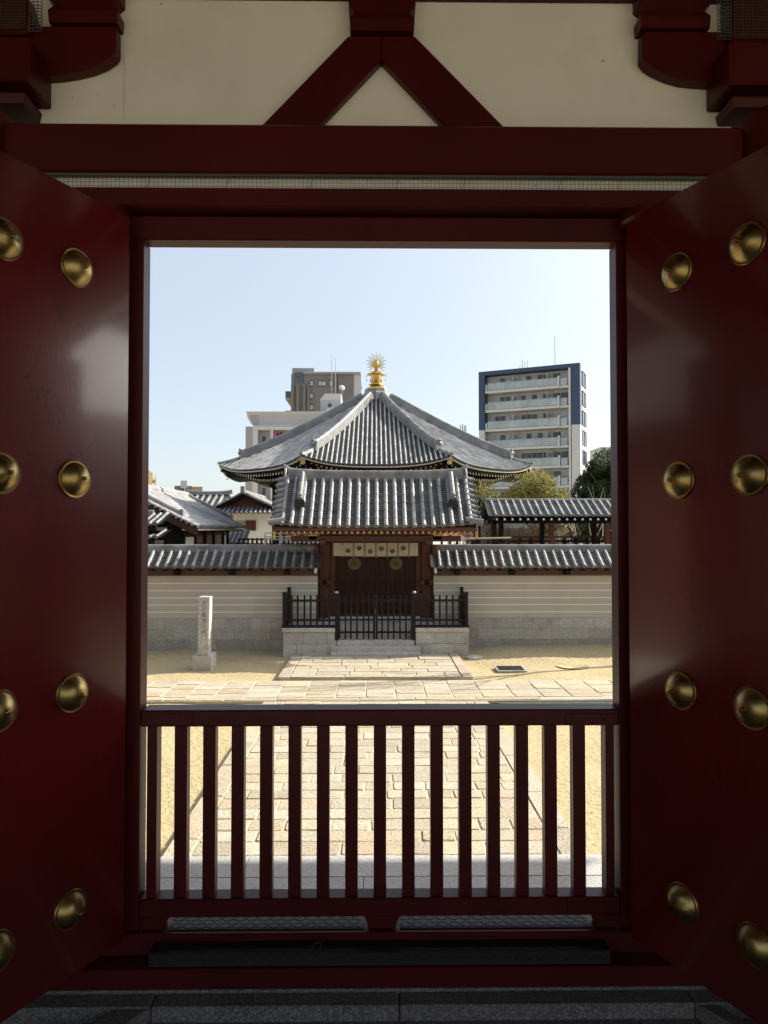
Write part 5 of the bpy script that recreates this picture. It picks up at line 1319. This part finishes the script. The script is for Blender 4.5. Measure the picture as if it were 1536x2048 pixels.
# yellow one
D = 62.; t, L = tower('apartment_block', 'yellow rendered block with white side balconies peeking past the left door jamb', (at(305, 980, D).x - 5, D - 1.6), (at(305, 980, D).x, D), 10, 6)
HT = at(300, 947, D).z + Z0
mb = MB(); mb.prism([(0, 0), (L, 0), (L, HT), (L - .6, at(300, 934, D).z + Z0), (0, at(300, 934, D).z + Z0)], 0, 8, 'y'); LB(mb, 'wall', 'yellow_b', t)
for k in range(3):
    z = at(300, 957 + k * 14, D).z + Z0; mb = MB(); mb.box(L + .001, L + .3, .6, 5, z - .1, z + .1); mb.box(L + .25, L + .3, .6, 5, z + .1, z + .4); LB(mb, 'balcony', 'bwhite', t)
# white block at the far right, above the tree
D = 110.; t, L = tower('apartment_block', 'pale low block just visible over the dark evergreen', (at(1203, 980, D).x, D), (at(1260, 980, D).x, D), 10, 8)
HT = at(1203, 897, D).z + Z0
mb = MB(); mb.box(0, L, 0, 10, 0, HT); mb.box(-.1, L, -.1, 10, HT, HT + .25); LB(mb, 'wall', 'bwhite', t)
for k in range(3): window(t, 1.0, 0, HT - 2.4 - 2.8 * k, 3, 1.4, 'glass', 'bwhite', 2)
# rooftop masts beyond the hall
mm = thing('mast', 'slim cluster of rooftop antennas beyond the right slope of the hall roof', 'antenna mast', (at(925, 870, 120).x, 120, G))
mb = MB(); x = at(925, 870, 120).x; mb.tube([(x, 120, G), (x, 120, at(925, 848, 120).z)], .12, 6); z = at(925, 858, 120).z
for dx in (-.35, .3, .55): mb.box(x + dx - .08, x + dx + .08, 119.9, 120.1, z - .7, z + .6)
mb.bar((x - .4, 120, z - .3), (x + .6, 120, z - .3), .08); mb.build('pole', M['metal'], mm)

# ---------------------------------------------------------------- trees
def limb(mb, p, d, l, r, lvl, tips, spread=.6, n=3, seg=3, rr=None):
    rr = rr or rnd; pts = [Vector(p)]; dd = Vector(d).normalized()
    for k in range(seg):
        dd = (dd + Vector((rr.uniform(-.22, .22), rr.uniform(-.22, .22), rr.uniform(-.08, .2)))).normalized(); pts.append(pts[-1] + dd * l / seg)
    mb.tube(pts, [r * (1 - .5 * k / seg) for k in range(seg + 1)], 6 if lvl > 1 else 4)
    if lvl == 0: tips.append(pts[-1]); return
    for k in range(n):
        q = pts[rr.randint(max(1, seg - 1), seg)]; a = Vector((rr.uniform(-1, 1), rr.uniform(-1, 1), rr.uniform(-.2, .9))).normalized()
        limb(mb, q, (dd * (1 - spread) + a * spread), l * rr.uniform(.6, .85), r * .5, lvl - 1, tips, spread, n, seg, rr)
def leaves(mb, centres, rad, count, size, rr, flat=1.0):
    for c in centres:
        v0 = rr.uniform(.65, 1.3)
        R_ = rad * rr.uniform(.7, 1.25)
        for _ in range(count):
            while True:
                q = Vector((rr.uniform(-1, 1), rr.uniform(-1, 1), rr.uniform(-1, 1)))
                if q.length < 1: break
            q = q * (q.length ** -.35 if q.length > .05 else 1)
            p = Vector(c) + Vector((q.x, q.y, q.z * flat)) * R_
            a = Vector((rr.uniform(-1, 1), rr.uniform(-1, 1), rr.uniform(-1, 1))).normalized(); b = a.orthogonal().normalized(); s = size * rr.uniform(.6, 1.3)
            v = v0 * rr.uniform(.7, 1.35); mb.ti = (v, v, v * rr.uniform(.7, 1.1))
            mb.add([p - a * s, p + b * s * .45, p + a * s, p - b * s * .45], [(0, 1, 2, 3)])
    mb.ti = (1, 1, 1)
def tree(name, label, base, h, crown_c, blobs, mleaf, rad, count, size, seed, bark='bark', trunk_r=.2, group=None, flat=.8):
    rr = random.Random(seed); t = thing(name, label, 'tree', base, 0, 'leafy trees behind the corridor'); base = Vector(base)
    mb = MB(); tips = []
    top = Vector((crown_c[0], crown_c[1], base.z + h * .5))
    mb.tube([base, base.lerp(top, .5) + Vector((rr.uniform(-.1, .1), 0, 0)), top], [trunk_r, trunk_r * .8, trunk_r * .6], 8)
    for k in range(6): limb(mb, base.lerp(top, .6 + k * .07), (rr.uniform(-1, 1), rr.uniform(-1, 1), rr.uniform(.3, 1)), h * .22, trunk_r * .45, 2, tips, .55, 3, 3, rr)
    mb.build('trunk', M[bark], t, smooth=True)
    mb = MB(); leaves(mb, blobs, rad, count, size, rr, flat); mb.build('crown', M[mleaf], t)
    return t
def blobs(pxr, pyr, Y, n, seed, dy=1.2, shape=None):
    rr = random.Random(seed); out = []
    while len(out) < n:
        px, py = rr.uniform(*pxr), rr.uniform(*pyr)
        u = (px - (pxr[0] + pxr[1]) / 2) / ((pxr[1] - pxr[0]) / 2); v = (py - pyr[1]) / (pyr[0] - pyr[1])
        if shape and not shape(u, v): continue
        y = Y + rr.uniform(-dy, dy); p = at(px, py, y); out.append(p)
    return out
dome = lambda u, v: v < 1 - u * u * .75
Y = 25.2
tree('leafy_tree', 'yellow-green tree directly beside the hall eaves, left of the two pale crowns', (at(965, 1000, Y).x, Y, G), 4.0, (at(968, 1000, Y).x, Y), blobs((940, 1003), (972, 1040), Y, 30, 1, .6, dome), 'leafy_y', .36, 200, .045, 11)
Y = 25.6
tree('leafy_tree', 'broad yellow-green tree above the middle of the corridor roof', (at(1062, 1000, Y).x, Y, G), 5, (at(1070, 1000, Y).x, Y), blobs((1012, 1128), (952, 1012), Y, 56, 2, .7, dome) + blobs((1060, 1130), (1040, 1075), Y, 12, 3, .5), 'leafy_y', .38, 210, .045, 12)
Y = 34.0
tree('evergreen_tree', 'large dark evergreen at the right edge of the doorway view', (at(1215, 1000, Y).x, Y, G), 7, (at(1220, 1000, Y).x, Y), blobs((1152, 1345), (912, 1075), Y, 230, 4, 1.3, lambda u, v: v < 1.02 - abs(u + .1) ** 2.6 * .8), 'leafy', .55, 420, .075, 13, trunk_r=.3)
# leafless shrubs behind the corridor
def bare(name, label, base, h, seed, m, n0=5, lvl=3, r=.1, spread=.5, nb=3, trunkl=.35, lean=(0, 0, 1)):
    rr = random.Random(seed); t = thing(name, label, 'tree' if 'tree' in name else 'shrub', base, 0, 'bare trees' if 'tree' in name else 'leafless shrubs behind the corridor'); mb = MB(); tips = []
    base = Vector(base); top = base + Vector(lean).normalized() * h * trunkl
    mb.tube([base - Vector((0, 0, .05)), base.lerp(top, .5), top], [r, r * .8, r * .65], 8); mb.build('trunk', M[m], t, smooth=True)
    mb = MB()
    for k in range(n0): limb(mb, base.lerp(top, rr.uniform(.7, 1)), Vector(lean) * .6 + Vector((rr.uniform(-1, 1), rr.uniform(-1, 1), rr.uniform(.2, 1.2))) * .6, h * .30, r * .45, lvl, tips, spread, nb, 3, rr)
    mb.build('branches', M[m], t, smooth=True); return t
Y = 24.6
for i, px in enumerate((968, 996, 1022, 1048, 1072)):
    bare('bare_shrub', ['tangled leafless brown shrub at the left end of the corridor', 'leafless brown shrub just inside the second corridor post', 'leafless brown shrub in the widest corridor bay, left one', 'leafless brown shrub in the widest corridor bay, middle one', 'leafless brown shrub in the widest corridor bay, nearest the third post'][i],
         (at(px, 1000, Y).x, Y + (i % 2) * .5, G), 3.9, 40 + i, 'twig', 12, 3, .05, .6, 4, .25)
Y = 27.5
bare('bare_tree', 'pale leafless tree against the lower floors of the apartment tower', (at(1152, 1000, Y).x, Y, G), 5.0, 55, 'palebark', 5, 2, .09, .38, 3, .4)
# bare tree outside the doorway view that throws a branch shadow over the sand
bare('bare_tree', 'slender leafless tree by the cream wall beyond the right jamb', (7.15, 16.5, G), 4.4, 77, 'bark', 5, 2, .09, .35, 3, .7)

# ---------------------------------------------------------------- unseen halls beyond the jambs, added to block low reflections in the doors
def added_hall(label, x0, x1, y0, y1, ze, zr):
    t = thing('unseen_hall', label, 'temple building', ((x0 + x1) / 2, (y0 + y1) / 2, G)); xm = (x0 + x1) / 2
    mb = MB(); us = [y0 + .2 + i * .4 for i in range(int((y1 - y0) / .4))]
    for xe in (x0, x1):
        def P(u, t_, xe=xe): return Vector((lerp(xm, xe, t_), u, lerp(zr, ze, 1.15 * t_ - .15 * t_ * t_)))
        tiles(mb, P, us, lambda u: (0, 1), .09, .6, .3, seg=5, cseg=2)
    mb.build('tiled_roof', M['tile_t'], t, smooth=True, ang=40)
    mb = MB(); ridge(mb, [(xm, y0, zr - .05), (xm, y1, zr - .05)], .4, .35, 4, .1); mb.build('ridge', M['tile_t'], t, smooth=True, ang=40)
    mb = MB(); mb.box(x0 + 1.2, x1 - 1.2, y0 + .8, y1 - .8, G, ze + .1); mb.build('body_wall', M['brownwood'], t)
    mb = MB(); mb.box(x0 + 1.1, x1 - 1.1, y0 + .7, y1 - .7, G, G + .5); mb.build('stone_base', M['granite'], t)
    n = int((y1 - y0) / 2)
    for i in range(n):
        for xx in (x0 + 1.15, x1 - 1.15):
            mb = MB(); y = y0 + 1 + i * 2; mb.box(xx - .12, xx + .12, y - .12, y + .12, G, ze + .1); mb.build('pillar', M['darkwood'], t)
added_hall('unseen long low dark timber hall with tiled roof, added on the sunny side to block low door reflections', 17, 25, -6, 15, 2.4, 5.2)
added_hall('unseen tall dark timber hall with tiled roof, added on the shaded side to block door reflections', -20, -9.5, -8, 13, 3.6, 8.0)
